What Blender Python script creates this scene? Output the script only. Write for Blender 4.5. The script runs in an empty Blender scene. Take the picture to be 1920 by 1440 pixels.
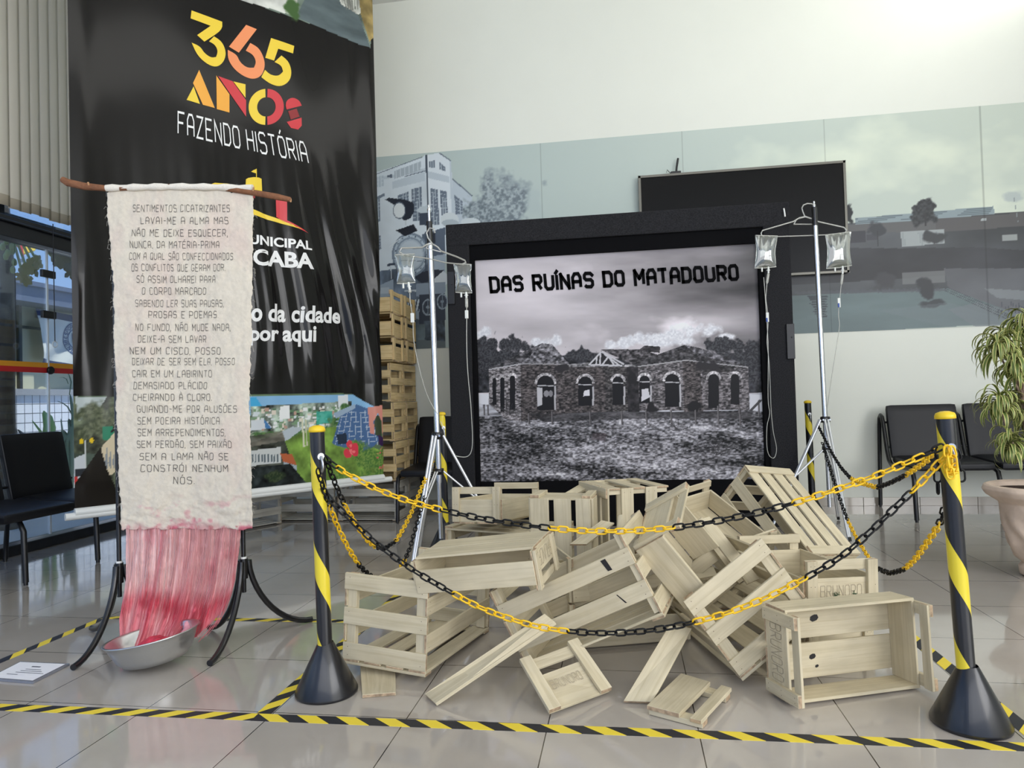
import bpy, bmesh, math, random
import numpy as np
from mathutils import Matrix, Vector
random.seed(7); RNG = np.random.default_rng(11)
scene = bpy.context.scene
COL = scene.collection

# ------------------------------------------------------------------ camera
FPX = 1323.91
CAM_R = np.array([0.98720775, 0.15696034, -0.02800565])
CAM_U = np.array([0.03092916, -0.0162139, 0.99939006])
CAM_W = np.array([-0.15641053, 0.9874718, 0.02086114])
EYE = np.array([0.0, 0.0, 1.004])
cd = bpy.data.cameras.new('camera'); cam = bpy.data.objects.new('camera', cd); COL.objects.link(cam)
cd.sensor_width = 36.0; cd.lens = FPX / 1920 * 36.0; cd.clip_start = 0.05; cd.clip_end = 200
m = Matrix.Identity(4)
for i in range(3):
    m[i][0] = CAM_R[i]; m[i][1] = CAM_U[i]; m[i][2] = -CAM_W[i]; m[i][3] = EYE[i]
cam.matrix_world = m
scene.camera = cam

# ------------------------------------------------------------------ world, lights, exposure
scene.view_settings.view_transform = 'Standard'; scene.view_settings.look = 'None'
scene.view_settings.gamma = 1.0; scene.view_settings.use_curve_mapping = False
scene.view_settings.exposure = 0.15
world = bpy.data.worlds.new('sky'); scene.world = world; world.use_nodes = True
wn = world.node_tree.nodes; wl = world.node_tree.links
wn['Background'].inputs['Strength'].default_value = 1.25
gr = wn.new('ShaderNodeTexCoord'); gs = wn.new('ShaderNodeSeparateXYZ'); gc = wn.new('ShaderNodeValToRGB')     # clear blue sky, paler towards the horizon
wl.new(gr.outputs['Generated'], gs.inputs[0]); wl.new(gs.outputs[2], gc.inputs[0])
gc.color_ramp.elements[0].position = 0.0; gc.color_ramp.elements[0].color = (0.34, 0.50, 0.82, 1); gc.color_ramp.elements[1].position = 0.6; gc.color_ramp.elements[1].color = (0.13, 0.30, 0.72, 1)
wl.new(gc.outputs['Color'], wn['Background'].inputs['Color'])
def lamp(name, kind, loc, target, energy, color, sx=1, sy=1):
    l = bpy.data.lights.new(name, kind); o = bpy.data.objects.new(name, l); COL.objects.link(o)
    o.location = loc; d = Vector(target) - Vector(loc); o.rotation_euler = d.to_track_quat('-Z', 'Y').to_euler()
    l.energy = energy; l.color = color
    if kind == 'AREA':
        l.shape = 'RECTANGLE'; l.size = sx; l.size_y = sy
    return o
XR_ = 6.0
# daylight entering by the glass front behind the visitor, by the wide window on the right and by the long window on the left
lamp('front_daylight', 'AREA', (1.5, -4.9, 2.9), (1.0, 6.5, 3.3), 235, (1.0, 0.98, 0.94), 8.5, 3.2)
lamp('right_daylight', 'AREA', (XR_ - 0.1, -1.6, 2.4), (-4.2, 4.2, 3.0), 270, (1.0, 0.98, 0.94), 4.6, 2.7)
lamp('side_daylight', 'AREA', (-4.15, 0.5, 1.5), (0.0, 2.0, 0.4), 15, (0.80, 0.88, 1.0), 6.0, 1.8)
s_ = lamp('sun', 'SUN', (-3.4, 2.5, 9.0), (-6.6, 3.3, 1.8), 6.0, (1.0, 0.95, 0.86)); s_.data.angle = math.radians(1.0)
# added fill light under the ceiling, brightens the upper back wall
lamp('upper_wall_fill', 'AREA', (1.2, 4.2, 4.78), (-0.4, 5.6, 3.0), 50, (1.0, 0.98, 0.93), 8.0, 1.2)

# ------------------------------------------------------------------ pixel of the 1920x1440 photograph -> point in the place
def ray(x, y): return CAM_W + CAM_R * (x - 960) / FPX - CAM_U * (y - 720) / FPX
def on_z(x, y, z=0.0):
    d = ray(x, y); return EYE + d * (z - EYE[2]) / d[2]
def on_y(x, y, Y):
    d = ray(x, y); return EYE + d * (Y / d[1])
def on_x(x, y, X):
    d = ray(x, y); return EYE + d * (X / d[0])
def on_d(x, y, D): return EYE + ray(x, y) * D
def on_vert(x, y, A, B):           # upright plane through the plan points A and B
    n = np.array([B[1] - A[1], A[0] - B[0], 0.0]); d = ray(x, y); p = np.array([A[0], A[1], 0.0])
    return EYE + d * (((p - EYE) @ n) / (d @ n))

# ------------------------------------------------------------------ materials
def lin(c):
    c = np.asarray(c, float) / 255.0
    return np.where(c <= 0.04045, c / 12.92, ((c + 0.055) / 1.055) ** 2.4)
def rgba(c): return tuple(float(v) for v in lin(c)) + (1.0,)
MATS = {}
def mat(name, c, rough=0.5, metal=0.0, spec=None, coat=0.0, noise=None, bump=None, **kw):
    """plain principled surface; noise=(scale, amount) mottles the colour; bump=(scale, strength)"""
    if name in MATS: return MATS[name]
    M = bpy.data.materials.new(name); M.use_nodes = True; n = M.node_tree.nodes; l = M.node_tree.links
    b = n['Principled BSDF']; b.inputs['Base Color'].default_value = rgba(c)
    b.inputs['Roughness'].default_value = rough; b.inputs['Metallic'].default_value = metal
    if spec is not None: b.inputs['Specular IOR Level'].default_value = spec
    if coat: b.inputs['Coat Weight'].default_value = coat; b.inputs['Coat Roughness'].default_value = 0.08
    tc = n.new('ShaderNodeTexCoord')
    if noise:
        t = n.new('ShaderNodeTexNoise'); t.inputs['Scale'].default_value = noise[0]; t.inputs['Detail'].default_value = 5
        l.new(tc.outputs['Object'], t.inputs['Vector'])
        r = n.new('ShaderNodeMapRange'); r.inputs['From Min'].default_value = 0.25; r.inputs['From Max'].default_value = 0.75
        r.inputs['To Min'].default_value = 1 - noise[1]; r.inputs['To Max'].default_value = 1 + noise[1]
        l.new(t.outputs['Fac'], r.inputs['Value'])
        x = n.new('ShaderNodeMix'); x.data_type = 'RGBA'; x.blend_type = 'MULTIPLY'; x.inputs[0].default_value = 1
        x.inputs[6].default_value = rgba(c); l.new(r.outputs['Result'], x.inputs[7]); l.new(x.outputs[2], b.inputs['Base Color'])
    if bump:
        t = n.new('ShaderNodeTexNoise'); t.inputs['Scale'].default_value = bump[0]; t.inputs['Detail'].default_value = 4
        l.new(tc.outputs['Object'], t.inputs['Vector'])
        bp = n.new('ShaderNodeBump'); bp.inputs['Strength'].default_value = bump[1]; bp.inputs['Distance'].default_value = 0.01
        l.new(t.outputs['Fac'], bp.inputs['Height']); l.new(bp.outputs['Normal'], b.inputs['Normal'])
    MATS[name] = M; return M
def mat_attr(name, attr='Col', rough=0.5, spec=0.5, coat=0.0, bump=None, trans=0.0):
    """printed / dyed surface: colour from the print stored on the mesh"""
    if name in MATS: return MATS[name]
    M = bpy.data.materials.new(name); M.use_nodes = True; n = M.node_tree.nodes; l = M.node_tree.links
    b = n['Principled BSDF']; a = n.new('ShaderNodeAttribute'); a.attribute_name = attr
    l.new(a.outputs['Color'], b.inputs['Base Color']); b.inputs['Roughness'].default_value = rough
    b.inputs['Specular IOR Level'].default_value = spec
    if coat: b.inputs['Coat Weight'].default_value = coat; b.inputs['Coat Roughness'].default_value = 0.1
    if bump:
        tc = n.new('ShaderNodeTexCoord'); t = n.new('ShaderNodeTexNoise'); t.inputs['Scale'].default_value = bump[0]
        l.new(tc.outputs['Object'], t.inputs['Vector']); bp = n.new('ShaderNodeBump'); bp.inputs['Strength'].default_value = bump[1]
        bp.inputs['Distance'].default_value = 0.01; l.new(t.outputs['Fac'], bp.inputs['Height']); l.new(bp.outputs['Normal'], b.inputs['Normal'])
    if trans:
        o = n['Material Output']; tr = n.new('ShaderNodeBsdfTranslucent'); l.new(a.outputs['Color'], tr.inputs['Color'])
        x = n.new('ShaderNodeMixShader'); x.inputs[0].default_value = trans
        l.new(b.outputs[0], x.inputs[1]); l.new(tr.outputs[0], x.inputs[2]); l.new(x.outputs[0], o.inputs['Surface'])
    MATS[name] = M; return M
def mat_clear(name, tint=(255, 255, 255), gloss=0.1, body=0.0, bodycol=(230, 230, 225), rough=0.03, refl=0.9):
    """thin clear sheet: mostly see-through, a little mirror, a little body colour"""
    if name in MATS: return MATS[name]
    M = bpy.data.materials.new(name); M.use_nodes = True; n = M.node_tree.nodes; l = M.node_tree.links
    o = n['Material Output']; n.remove(n['Principled BSDF'])
    t = n.new('ShaderNodeBsdfTransparent'); t.inputs['Color'].default_value = rgba(tint)
    g = n.new('ShaderNodeBsdfGlossy'); g.inputs['Roughness'].default_value = rough
    fr = n.new('ShaderNodeFresnel'); fr.inputs['IOR'].default_value = 1.45
    ad = n.new('ShaderNodeMath'); ad.operation = 'MULTIPLY_ADD'; ad.inputs[1].default_value = refl; ad.inputs[2].default_value = gloss * 0.4
    l.new(fr.outputs[0], ad.inputs[0])
    x = n.new('ShaderNodeMixShader'); l.new(ad.outputs[0], x.inputs[0]); l.new(t.outputs[0], x.inputs[1]); l.new(g.outputs[0], x.inputs[2])
    last = x
    if body:
        d = n.new('ShaderNodeBsdfDiffuse'); d.inputs['Color'].default_value = rgba(bodycol)
        y = n.new('ShaderNodeMixShader'); y.inputs[0].default_value = body; l.new(x.outputs[0], y.inputs[1]); l.new(d.outputs[0], y.inputs[2]); last = y
    l.new(last.outputs[0], o.inputs['Surface'])
    MATS[name] = M; return M
def mat_wood(name, c, c2, amount=0.5):
    """painted slats: grain runs along each board (board coordinates are stored on the mesh)"""
    M = bpy.data.materials.new(name); M.use_nodes = True; n = M.node_tree.nodes; l = M.node_tree.links
    b = n['Principled BSDF']; b.inputs['Roughness'].default_value = 0.62; b.inputs['Specular IOR Level'].default_value = 0.3
    a = n.new('ShaderNodeAttribute'); a.attribute_name = 'board'
    mp = n.new('ShaderNodeMapping'); mp.inputs['Scale'].default_value = (3.0, 70.0, 70.0); l.new(a.outputs['Vector'], mp.inputs['Vector'])
    t = n.new('ShaderNodeTexNoise'); t.inputs['Scale'].default_value = 1.0; t.inputs['Detail'].default_value = 6; t.inputs['Distortion'].default_value = 0.8
    l.new(mp.outputs[0], t.inputs['Vector'])
    cr = n.new('ShaderNodeValToRGB'); e = cr.color_ramp.elements
    e[0].position = 0.28; e[0].color = rgba(c2); e[1].position = 0.60; e[1].color = rgba(c)
    l.new(t.outputs['Fac'], cr.inputs[0])
    mp2 = n.new('ShaderNodeMapping'); mp2.inputs['Scale'].default_value = (6.0, 10.0, 10.0); l.new(a.outputs['Vector'], mp2.inputs['Vector'])
    t2 = n.new('ShaderNodeTexNoise'); t2.inputs['Scale'].default_value = 1.0; t2.inputs['Detail'].default_value = 3; l.new(mp2.outputs[0], t2.inputs['Vector'])
    r = n.new('ShaderNodeMapRange'); r.inputs['From Min'].default_value = 0.3; r.inputs['From Max'].default_value = 0.7
    r.inputs['To Min'].default_value = 0.86; r.inputs['To Max'].default_value = 1.08; l.new(t2.outputs['Fac'], r.inputs['Value'])
    x = n.new('ShaderNodeMix'); x.data_type = 'RGBA'; x.blend_type = 'MULTIPLY'; x.inputs[0].default_value = 1
    l.new(cr.outputs[0], x.inputs[6]); l.new(r.outputs['Result'], x.inputs[7])
    l.new(x.outputs[2], b.inputs['Base Color'])
    bp = n.new('ShaderNodeBump'); bp.inputs['Strength'].default_value = 0.25; bp.inputs['Distance'].default_value = 0.003
    l.new(t.outputs['Fac'], bp.inputs['Height']); l.new(bp.outputs['Normal'], b.inputs['Normal'])
    MATS[name] = M; return M

# ------------------------------------------------------------------ mesh collector
class MB:
    def __init__(s): s.v = []; s.f = []; s.mi = []; s.sm = []; s.bc = []
    def add(s, verts, faces, mi=0, smooth=False, bc=None):
        k = len(s.v); s.v.extend([tuple(float(c) for c in p) for p in verts])
        for q in faces: s.f.append([i + k for i in q]); s.mi.append(mi); s.sm.append(smooth)
        s.bc.extend(bc if bc is not None else [(0, 0, 0)] * len(verts))
    def board(s, c, d, ax=0, jit=0.0, R=None, t=None, endmi=None, mi=0):
        """box board centred at c with size d, grain along axis ax (of its own frame)"""
        c = np.array(c, float); h = np.array(d, float) / 2; off = np.array([random.uniform(0, 9), random.uniform(0, 9), random.uniform(0, 9)])
        vs = []; bc = []
        for sx in (-1, 1):
            for sy in (-1, 1):
                for sz in (-1, 1):
                    p = np.array([sx, sy, sz]) * h; q = p + np.array([random.uniform(-jit, jit) for _ in range(3)]); w = c + q
                    if R is not None: w = R @ w
                    if t is not None: w = w + t
                    vs.append(w); o = [p[ax], p[(ax + 1) % 3], p[(ax + 2) % 3]]; bc.append(tuple(np.array(o) + off))
        fs = [(0, 1, 3, 2), (4, 6, 7, 5), (0, 4, 5, 1), (2, 3, 7, 6), (0, 2, 6, 4), (1, 5, 7, 3)]
        for i, q in enumerate(fs):
            s.add([vs[j] for j in q], [(0, 1, 2, 3)], (endmi if (endmi is not None and i // 2 == ax) else mi), False, [bc[j] for j in q])
    def box(s, lo, hi, mi=0):
        lo = np.minimum(lo, hi); hi_ = np.maximum(lo, hi)
        x0, y0, z0 = lo; x1, y1, z1 = hi_
        s.add([(x0, y0, z0), (x1, y0, z0), (x1, y1, z0), (x0, y1, z0), (x0, y0, z1), (x1, y0, z1), (x1, y1, z1), (x0, y1, z1)],
              [(0, 3, 2, 1), (4, 5, 6, 7), (0, 1, 5, 4), (1, 2, 6, 5), (2, 3, 7, 6), (3, 0, 4, 7)], mi)
    def tube(s, pts, r, n=10, mi=0, caps=True, closed=False):
        P = [np.array(p, float) for p in pts]; m_ = len(P)
        rr = r if hasattr(r, '__len__') else [r] * m_
        T = []
        for i in range(m_):
            a = P[(i - 1) % m_] if (closed or i > 0) else P[i]; b = P[(i + 1) % m_] if (closed or i < m_ - 1) else P[i]
            t = b - a; T.append(t / (np.linalg.norm(t) + 1e-12))
        u = np.cross(T[0], [0, 0, 1.0])
        if np.linalg.norm(u) < 1e-3: u = np.cross(T[0], [0, 1.0, 0])
        u /= np.linalg.norm(u); vs = []
        for i in range(m_):
            u = u - T[i] * (u @ T[i]); u /= (np.linalg.norm(u) + 1e-12); w = np.cross(T[i], u)
            for k in range(n):
                a = 2 * math.pi * k / n; vs.append(P[i] + rr[i] * (math.cos(a) * u + math.sin(a) * w))
        fs = []
        for i in range(m_ if closed else m_ - 1):
            j = (i + 1) % m_
            for k in range(n): fs.append((i * n + k, i * n + (k + 1) % n, j * n + (k + 1) % n, j * n + k))
        s.add(vs, fs, mi, True)
        if caps and not closed:
            s.add(vs[:n], [tuple(range(n - 1, -1, -1))], mi); s.add(vs[-n:], [tuple(range(n))], mi)
    def lathe(s, prof, n=40, c=(0, 0, 0), mi=0, sx=1.0, sy=1.0, R=None, caps=False):
        c = np.array(c, float); vs = []
        for (r, z) in prof:
            for k in range(n):
                a = 2 * math.pi * k / n; p = np.array([r * math.cos(a) * sx, r * math.sin(a) * sy, z])
                if R is not None: p = R @ p
                vs.append(c + p)
        fs = []
        for i in range(len(prof) - 1):
            for k in range(n): fs.append((i * n + k, i * n + (k + 1) % n, (i + 1) * n + (k + 1) % n, (i + 1) * n + k))
        s.add(vs, fs, mi, True)
        if caps:
            s.add(vs[:n], [tuple(range(n - 1, -1, -1))], mi); s.add(vs[-n:], [tuple(range(n))], mi)
    def build(s, name, mats, parent=None, bevel=0.0, origin=None):
        me = bpy.data.meshes.new(name); v = np.array(s.v, float)
        if origin is not None: v = v - np.array(origin)
        me.from_pydata(v.tolist(), [], s.f)
        for M in (mats if isinstance(mats, (list, tuple)) else [mats]): me.materials.append(M)
        me.polygons.foreach_set('material_index', s.mi); me.polygons.foreach_set('use_smooth', s.sm)
        if any(b != (0, 0, 0) for b in s.bc):
            a = me.attributes.new('board', 'FLOAT_VECTOR', 'POINT'); a.data.foreach_set('vector', np.array(s.bc, float).ravel())
        me.update(); o = bpy.data.objects.new(name, me); COL.objects.link(o)
        if origin is not None: o.location = origin
        if parent is not None: o.parent = parent
        if bevel:
            bm = bmesh.new(); bm.from_mesh(me); bmesh.ops.remove_doubles(bm, verts=bm.verts, dist=1e-5)
            es = [e for e in bm.edges if len(e.link_faces) == 2 and e.calc_face_angle() > 0.6]
            bmesh.ops.bevel(bm, geom=es, offset=bevel, segments=2 if bevel > 0.004 else 1, profile=0.6, affect='EDGES', clamp_overlap=True)
            bm.to_mesh(me); bm.free()
        return o
def tag(o, label=None, cat=None, group=None, kind=None):
    if label: o['label'] = label
    if cat: o['category'] = cat
    if group: o['group'] = group
    if kind: o['kind'] = kind
    return o
def empty(name, loc, label, cat, group=None):
    o = bpy.data.objects.new(name, None); COL.objects.link(o); o.location = tuple(float(v) for v in loc); o.empty_display_size = 0.1
    return tag(o, label, cat, group)
def part(mb, name, mats, root, bevel=0.0, label=None):
    """part whose vertices are given in world space, parented to a root that only has a location"""
    loc = np.array(root.location)
    if root.parent is not None: loc = loc + np.array(root.parent.location)
    mb.v = [tuple(np.array(p) - loc) for p in mb.v]
    o = mb.build(name, mats, root, bevel)
    if label: o['label'] = label
    return o
def struct(mb, name, mats, bevel=0.0): return tag(mb.build(name, mats, None, bevel), kind='structure')

# ------------------------------------------------------------------ lettering
GL = {'A': "0,0 0,4.4 1,6 3,6 4,4.4 4,0|0,2.6 4,2.6", 'B': "0,0 0,6 3.2,6 4,5.2 4,3.9 3.2,3.1 0,3.1|3.2,3.1 4,2.3 4,.8 3.2,0 0,0",
 'C': "4,5 3.2,6 .8,6 0,5 0,1 .8,0 3.2,0 4,1", 'D': "0,0 0,6 2.9,6 4,4.9 4,1.1 2.9,0 0,0", 'E': "4,6 0,6 0,0 4,0|0,3.1 3.2,3.1", 'F': "4,6 0,6 0,0|0,3.1 3.2,3.1",
 'G': "4,5 3.2,6 .8,6 0,5 0,1 .8,0 3.2,0 4,1 4,2.8 2.2,2.8", 'H': "0,0 0,6|4,0 4,6|0,3.1 4,3.1", 'I': "0,0 0,6", 'L': "0,6 0,0 3.6,0", 'M': "0,0 0,6 2.2,2.6 4.4,6 4.4,0",
 'N': "0,0 0,6 4,0 4,6", 'O': "0,1 0,5 .8,6 3.2,6 4,5 4,1 3.2,0 .8,0 0,1", 'P': "0,0 0,6 3.2,6 4,5.2 4,3.4 3.2,2.6 0,2.6", 'Q': "0,1 0,5 .8,6 3.2,6 4,5 4,1 3.2,0 .8,0 0,1|2.4,1.6 4.2,-.4",
 'R': "0,0 0,6 3.2,6 4,5.2 4,3.6 3.2,2.8 0,2.8|2,2.8 4,0", 'S': "4,5.2 3.2,6 .8,6 0,5.2 0,3.9 .8,3.1 3.2,3.1 4,2.3 4,.8 3.2,0 .8,0 0,.8", 'T': "0,6 4,6|2,6 2,0",
 'U': "0,6 0,1 .8,0 3.2,0 4,1 4,6", 'V': "0,6 2,0 4,6", 'X': "0,0 4,6|0,6 4,0", 'Z': "0,6 4,6 0,0 4,0", ',': "0,.5 -.4,-1", '.': "0,0 0,.5", '-': "0,3 2.4,3", '*': "0,2 2,4|0,4 2,2|1,1.6 1,4.4"}
ACC = {'Á': 'A´', 'À': 'A`', 'Ã': 'A~', 'É': 'E´', 'Í': 'I´', 'Ó': 'O´', 'Õ': 'O~'}
WID = {'I': 0, '.': 0, ',': 0, '-': 2.4, 'M': 4.4, 'L': 3.6, '*': 2}
def glyph_lines(text, gap=2.0, space=3.0):
    """polylines of a line of capitals in font units (cap height 6), and its width"""
    out = []; x = 0.0
    for ch in text:
        if ch == ' ': x += space; continue
        b = ch; acc = None
        if ch in ACC: b, acc = ACC[ch][0], ACC[ch][1]
        for st in GL[b].split('|'): out.append([(x + float(p.split(',')[0]), float(p.split(',')[1])) for p in st.split()])
        w = WID.get(b, 4.0); c = x + w / 2
        if acc == '´': out.append([(c - .4, 6.9), (c + .7, 8.1)])
        if acc == '`': out.append([(c + .4, 6.9), (c - .7, 8.1)])
        if acc == '~': out.append([(c - 1.4, 7.0), (c - .5, 7.6), (c + .5, 7.1), (c + 1.4, 7.7)])
        x += w + gap
    return out, x - gap
def stroke_mesh(mb, lines, width, fmap, seg=0.8, jit=0.0, mi=0, miter=0.35):
    """flat strokes of constant width; every point goes through fmap((x, y)) -> 3-D point"""
    if miter > 0.5:                      # block lettering: cut at sharp corners and overlap the pieces
        out = []
        for L in lines:
            cur = [np.array(L[0], float)]; closed = math.hypot(L[0][0] - L[-1][0], L[0][1] - L[-1][1]) < 1e-6; e0 = False
            for i in range(1, len(L)):
                p = np.array(L[i], float); cur.append(p); nx = L[i + 1] if i + 1 < len(L) else (L[1] if closed else None)
                if nx is None: out.append((cur, e0, False)); break
                u = p - cur[-2]; v = np.array(nx, float) - p; tn = math.degrees(math.acos(max(-1, min(1, (u @ v) / (np.linalg.norm(u) * np.linalg.norm(v) + 1e-9)))))
                if tn > 62 or i + 1 == len(L): out.append((cur, e0, True)); cur = [p]; e0 = True
        lines = []
        for c, a_, b_ in out:
            c = [q.copy() for q in c]
            if a_ or len(c) and closed: d = c[0] - c[1]; c[0] = c[0] + d / (np.linalg.norm(d) + 1e-9) * width * .48
            if b_: d = c[-1] - c[-2]; c[-1] = c[-1] + d / (np.linalg.norm(d) + 1e-9) * width * .48
            lines.append([tuple(q) for q in c])
        miter = 0.35
    hw = width / 2
    for L in lines:
        L = [(a + random.uniform(-jit, jit), b + random.uniform(-jit, jit)) for a, b in L]
        P = []
        for a, b in zip(L[:-1], L[1:]):
            n = max(1, int(math.hypot(b[0] - a[0], b[1] - a[1]) / seg))
            for k in range(n): P.append((a[0] + (b[0] - a[0]) * k / n, a[1] + (b[1] - a[1]) * k / n))
        P.append(L[-1]); P = np.array(P, float)
        closed = np.hypot(*(P[0] - P[-1])) < 1e-6
        D = np.diff(P, axis=0); D /= (np.linalg.norm(D, axis=1, keepdims=True) + 1e-9)
        N = np.stack([-D[:, 1], D[:, 0]], 1); V = []
        for i in range(len(P)):
            if closed and i in (0, len(P) - 1): n0, n1 = N[-1], N[0]
            else: n0, n1 = N[max(i - 1, 0)], N[min(i, len(N) - 1)]
            mm = n0 + n1; mm = mm / (np.linalg.norm(mm) + 1e-9); k = 1 / max(miter, mm @ n0)
            V.append((P[i] + mm * hw * k, P[i] - mm * hw * k))
        vs = [fmap(q) for pr in V for q in pr]
        mb.add(vs, [(2 * i, 2 * i + 1, 2 * i + 3, 2 * i + 2) for i in range(len(V) - 1)], mi)
def poly_mesh(mb, pts, fmap, mi=0, sub=0):
    """filled flat outline (any simple polygon), triangulated"""
    bm = bmesh.new(); vs = [bm.verts.new((p[0], -p[1], 0)) for p in pts]; bm.faces.new(vs)
    bmesh.ops.triangulate(bm, faces=bm.faces)
    if sub: bmesh.ops.subdivide_edges(bm, edges=bm.edges, cuts=sub, use_grid_fill=True)
    bm.verts.ensure_lookup_table(); bm.verts.index_update()
    mb.add([fmap((v.co.x, -v.co.y)) for v in bm.verts], [[v.index for v in f.verts] for f in bm.faces], mi); bm.free()
def rounded(pts, it=2, lim=58):
    """rounds the shallow corners of an outline, keeps the sharp ones"""
    for _ in range(it):
        o = []; n = len(pts)
        for i in range(n):
            a, b, c = [np.array(pts[j % n], float) for j in (i - 1, i, i + 1)]; u = b - a; v = c - b
            ang = abs(math.degrees(math.atan2(u[0] * v[1] - u[1] * v[0], u @ v)))
            if ang < 2 or ang > lim: o.append(tuple(b))
            else: o.append(tuple(b - u * .25)); o.append(tuple(b + v * .25))
        pts = o
    return pts
def font_mesh(mb, text, quad, fmap, bold=0.0, mi=0, sub=1):
    """type set with Blender's own font, stretched into a quad of photo pixels (tl, tr, br, bl)"""
    cu = bpy.data.curves.new('type', 'FONT'); cu.body = text; cu.size = 1.0; cu.offset = bold; cu.resolution_u = 4
    o = bpy.data.objects.new('type', cu); COL.objects.link(o); dg = bpy.context.evaluated_depsgraph_get()
    me = bpy.data.meshes.new_from_object(o.evaluated_get(dg)); bpy.data.objects.remove(o); bpy.data.curves.remove(cu)
    bm = bmesh.new(); bm.from_mesh(me); bpy.data.meshes.remove(me)
    bmesh.ops.triangulate(bm, faces=bm.faces)
    bmesh.ops.subdivide_edges(bm, edges=[e for e in bm.edges if e.calc_length() > 0.25], cuts=sub)
    bm.verts.index_update(); V = np.array([v.co[:2] for v in bm.verts]); lo = V.min(0); hi = V.max(0)
    tl, tr, br, bl = [np.array(q, float) for q in quad]; P = []
    for a in V:
        u, w = (a - lo) / (hi - lo); P.append((bl * (1 - u) + br * u) * (1 - w) + (tl * (1 - u) + tr * u) * w)
    mb.add([fmap(p) for p in P], [[v.index for v in f.verts] for f in bm.faces], mi); bm.free()

# ------------------------------------------------------------------ prints drawn on a fine grid of mesh points
def vnoise(x, y, seed=0):
    xi = np.floor(x).astype(int); yi = np.floor(y).astype(int); fx = x - xi; fy = y - yi
    fx = fx * fx * (3 - 2 * fx); fy = fy * fy * (3 - 2 * fy)
    def h(a, b):
        n = (a * 374761393 + b * 668265263 + seed * 974634533) & 0x7fffffff; n = ((n ^ (n >> 13)) * 1274126177) & 0x7fffffff
        return ((n ^ (n >> 16)) & 0xffff) / 65535.0
    return (h(xi, yi) * (1 - fx) + h(xi + 1, yi) * fx) * (1 - fy) + (h(xi, yi + 1) * (1 - fx) + h(xi + 1, yi + 1) * fx) * fy
def fbm(x, y, seed=0, o=4):
    a = 0; w = 0.5; t = 0
    for i in range(o): a = a + w * vnoise(x * 2 ** i, y * 2 ** i, seed + i); t += w; w *= 0.5
    return a / t
class Print:
    """colours of a flat print; a, b are its own metric coordinates, shapes are given in photo pixels"""
    def __init__(s, to_ab, a0, a1, b0, b1, res):
        s.to = to_ab; s.na = int((a1 - a0) / res) + 1; s.nb = int((b1 - b0) / res) + 1
        s.a = np.linspace(a0, a1, s.na); s.b = np.linspace(b0, b1, s.nb); s.A, s.B = np.meshgrid(s.a, s.b)
        s.img = np.zeros((s.nb, s.na, 3))
    def mask(s, pts):
        q = np.array([s.to(*p) for p in pts]); lo = q.min(0); hi = q.max(0)
        i0, i1 = np.searchsorted(s.a, [lo[0], hi[0]]); j0, j1 = np.searchsorted(s.b, [lo[1], hi[1]])
        i0 = max(i0 - 1, 0); i1 = min(i1 + 1, s.na); j0 = max(j0 - 1, 0); j1 = min(j1 + 1, s.nb)
        A = s.A[j0:j1, i0:i1]; B = s.B[j0:j1, i0:i1]; ins = np.zeros(A.shape, bool)
        x1, y1 = q[-1]
        for x2, y2 in q:
            if y1 != y2:
                c = ((y1 > B) != (y2 > B)) & (A < (x2 - x1) * (B - y1) / (y2 - y1) + x1); ins ^= c
            x1, y1 = x2, y2
        return ins, (slice(j0, j1), slice(i0, i1))
    def poly(s, pts, c, alpha=1.0, tex=None):
        """tex = (scale a, scale b, amount, seed): light/dark grain of the picked-out shape; c may be a function of a, b"""
        ins, sl = s.mask(pts)
        if not ins.any(): return
        col = np.array(c, float) / 255.0
        v = np.broadcast_to(col, ins.shape + (3,)).copy()
        if tex:
            k = fbm(s.A[sl] * tex[0], s.B[sl] * tex[1], tex[3], 4) * 2 - 1; v = np.clip(v * (1 + tex[2] * 2 * k)[..., None], 0, 1)
        w = (ins * alpha)[..., None]; s.img[sl] = s.img[sl] * (1 - w) + v * w
    def line(s, p, q, w, c, alpha=1.0):
        p = np.array(p, float); q = np.array(q, float); d = q - p; n = np.array([-d[1], d[0]]) / (np.hypot(*d) + 1e-9) * w / 2
        s.poly([p + n, q + n, q - n, p - n], c, alpha)
    def ell(s, c, rx, ry, col, alpha=1.0, tex=None, a0=0, a1=360, rot=0):
        cr, sr = math.cos(math.radians(rot)), math.sin(math.radians(rot))
        P = []
        for k in range(33):
            t = math.radians(a0 + (a1 - a0) * k / 32); x, y = rx * math.cos(t), ry * math.sin(t); P.append((c[0] + x * cr - y * sr, c[1] + x * sr + y * cr))
        s.poly(P, col, alpha, tex)
    def blob(s, c, rx, ry, col, seed=0, dens=0.5, sc=40, soft=0.5, col2=None, alpha=1.0):
        """leafy or cloudy patch with a ragged rim"""
        ca = np.array(s.to(*c)); ra = abs(s.to(c[0] + rx, c[1])[0] - ca[0]) + 1e-6; rb = abs(s.to(c[0], c[1] - ry)[1] - ca[1]) + 1e-6
        i0, i1 = np.searchsorted(s.a, [ca[0] - ra * 1.5, ca[0] + ra * 1.5]); j0, j1 = np.searchsorted(s.b, [ca[1] - rb * 1.5, ca[1] + rb * 1.5])
        if i1 <= i0 or j1 <= j0: return
        sl = (slice(j0, j1), slice(i0, i1)); A = s.A[sl]; B = s.B[sl]
        r = np.sqrt(((A - ca[0]) / ra) ** 2 + ((B - ca[1]) / rb) ** 2); k = fbm(A * sc, B * sc, seed, 4)
        w = np.clip((1.0 - r + (k - dens) * 1.6) / soft, 0, 1) * alpha
        col = np.array(col, float) / 255
        v = col if col2 is None else col + (np.array(col2, float) / 255 - col) * np.clip(fbm(A * sc * 5, B * sc * 5, seed + 9, 3) * 3 - 1.0, 0, 1)[..., None]
        w = w[..., None]; s.img[sl] = s.img[sl] * (1 - w) + v * w
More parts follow.
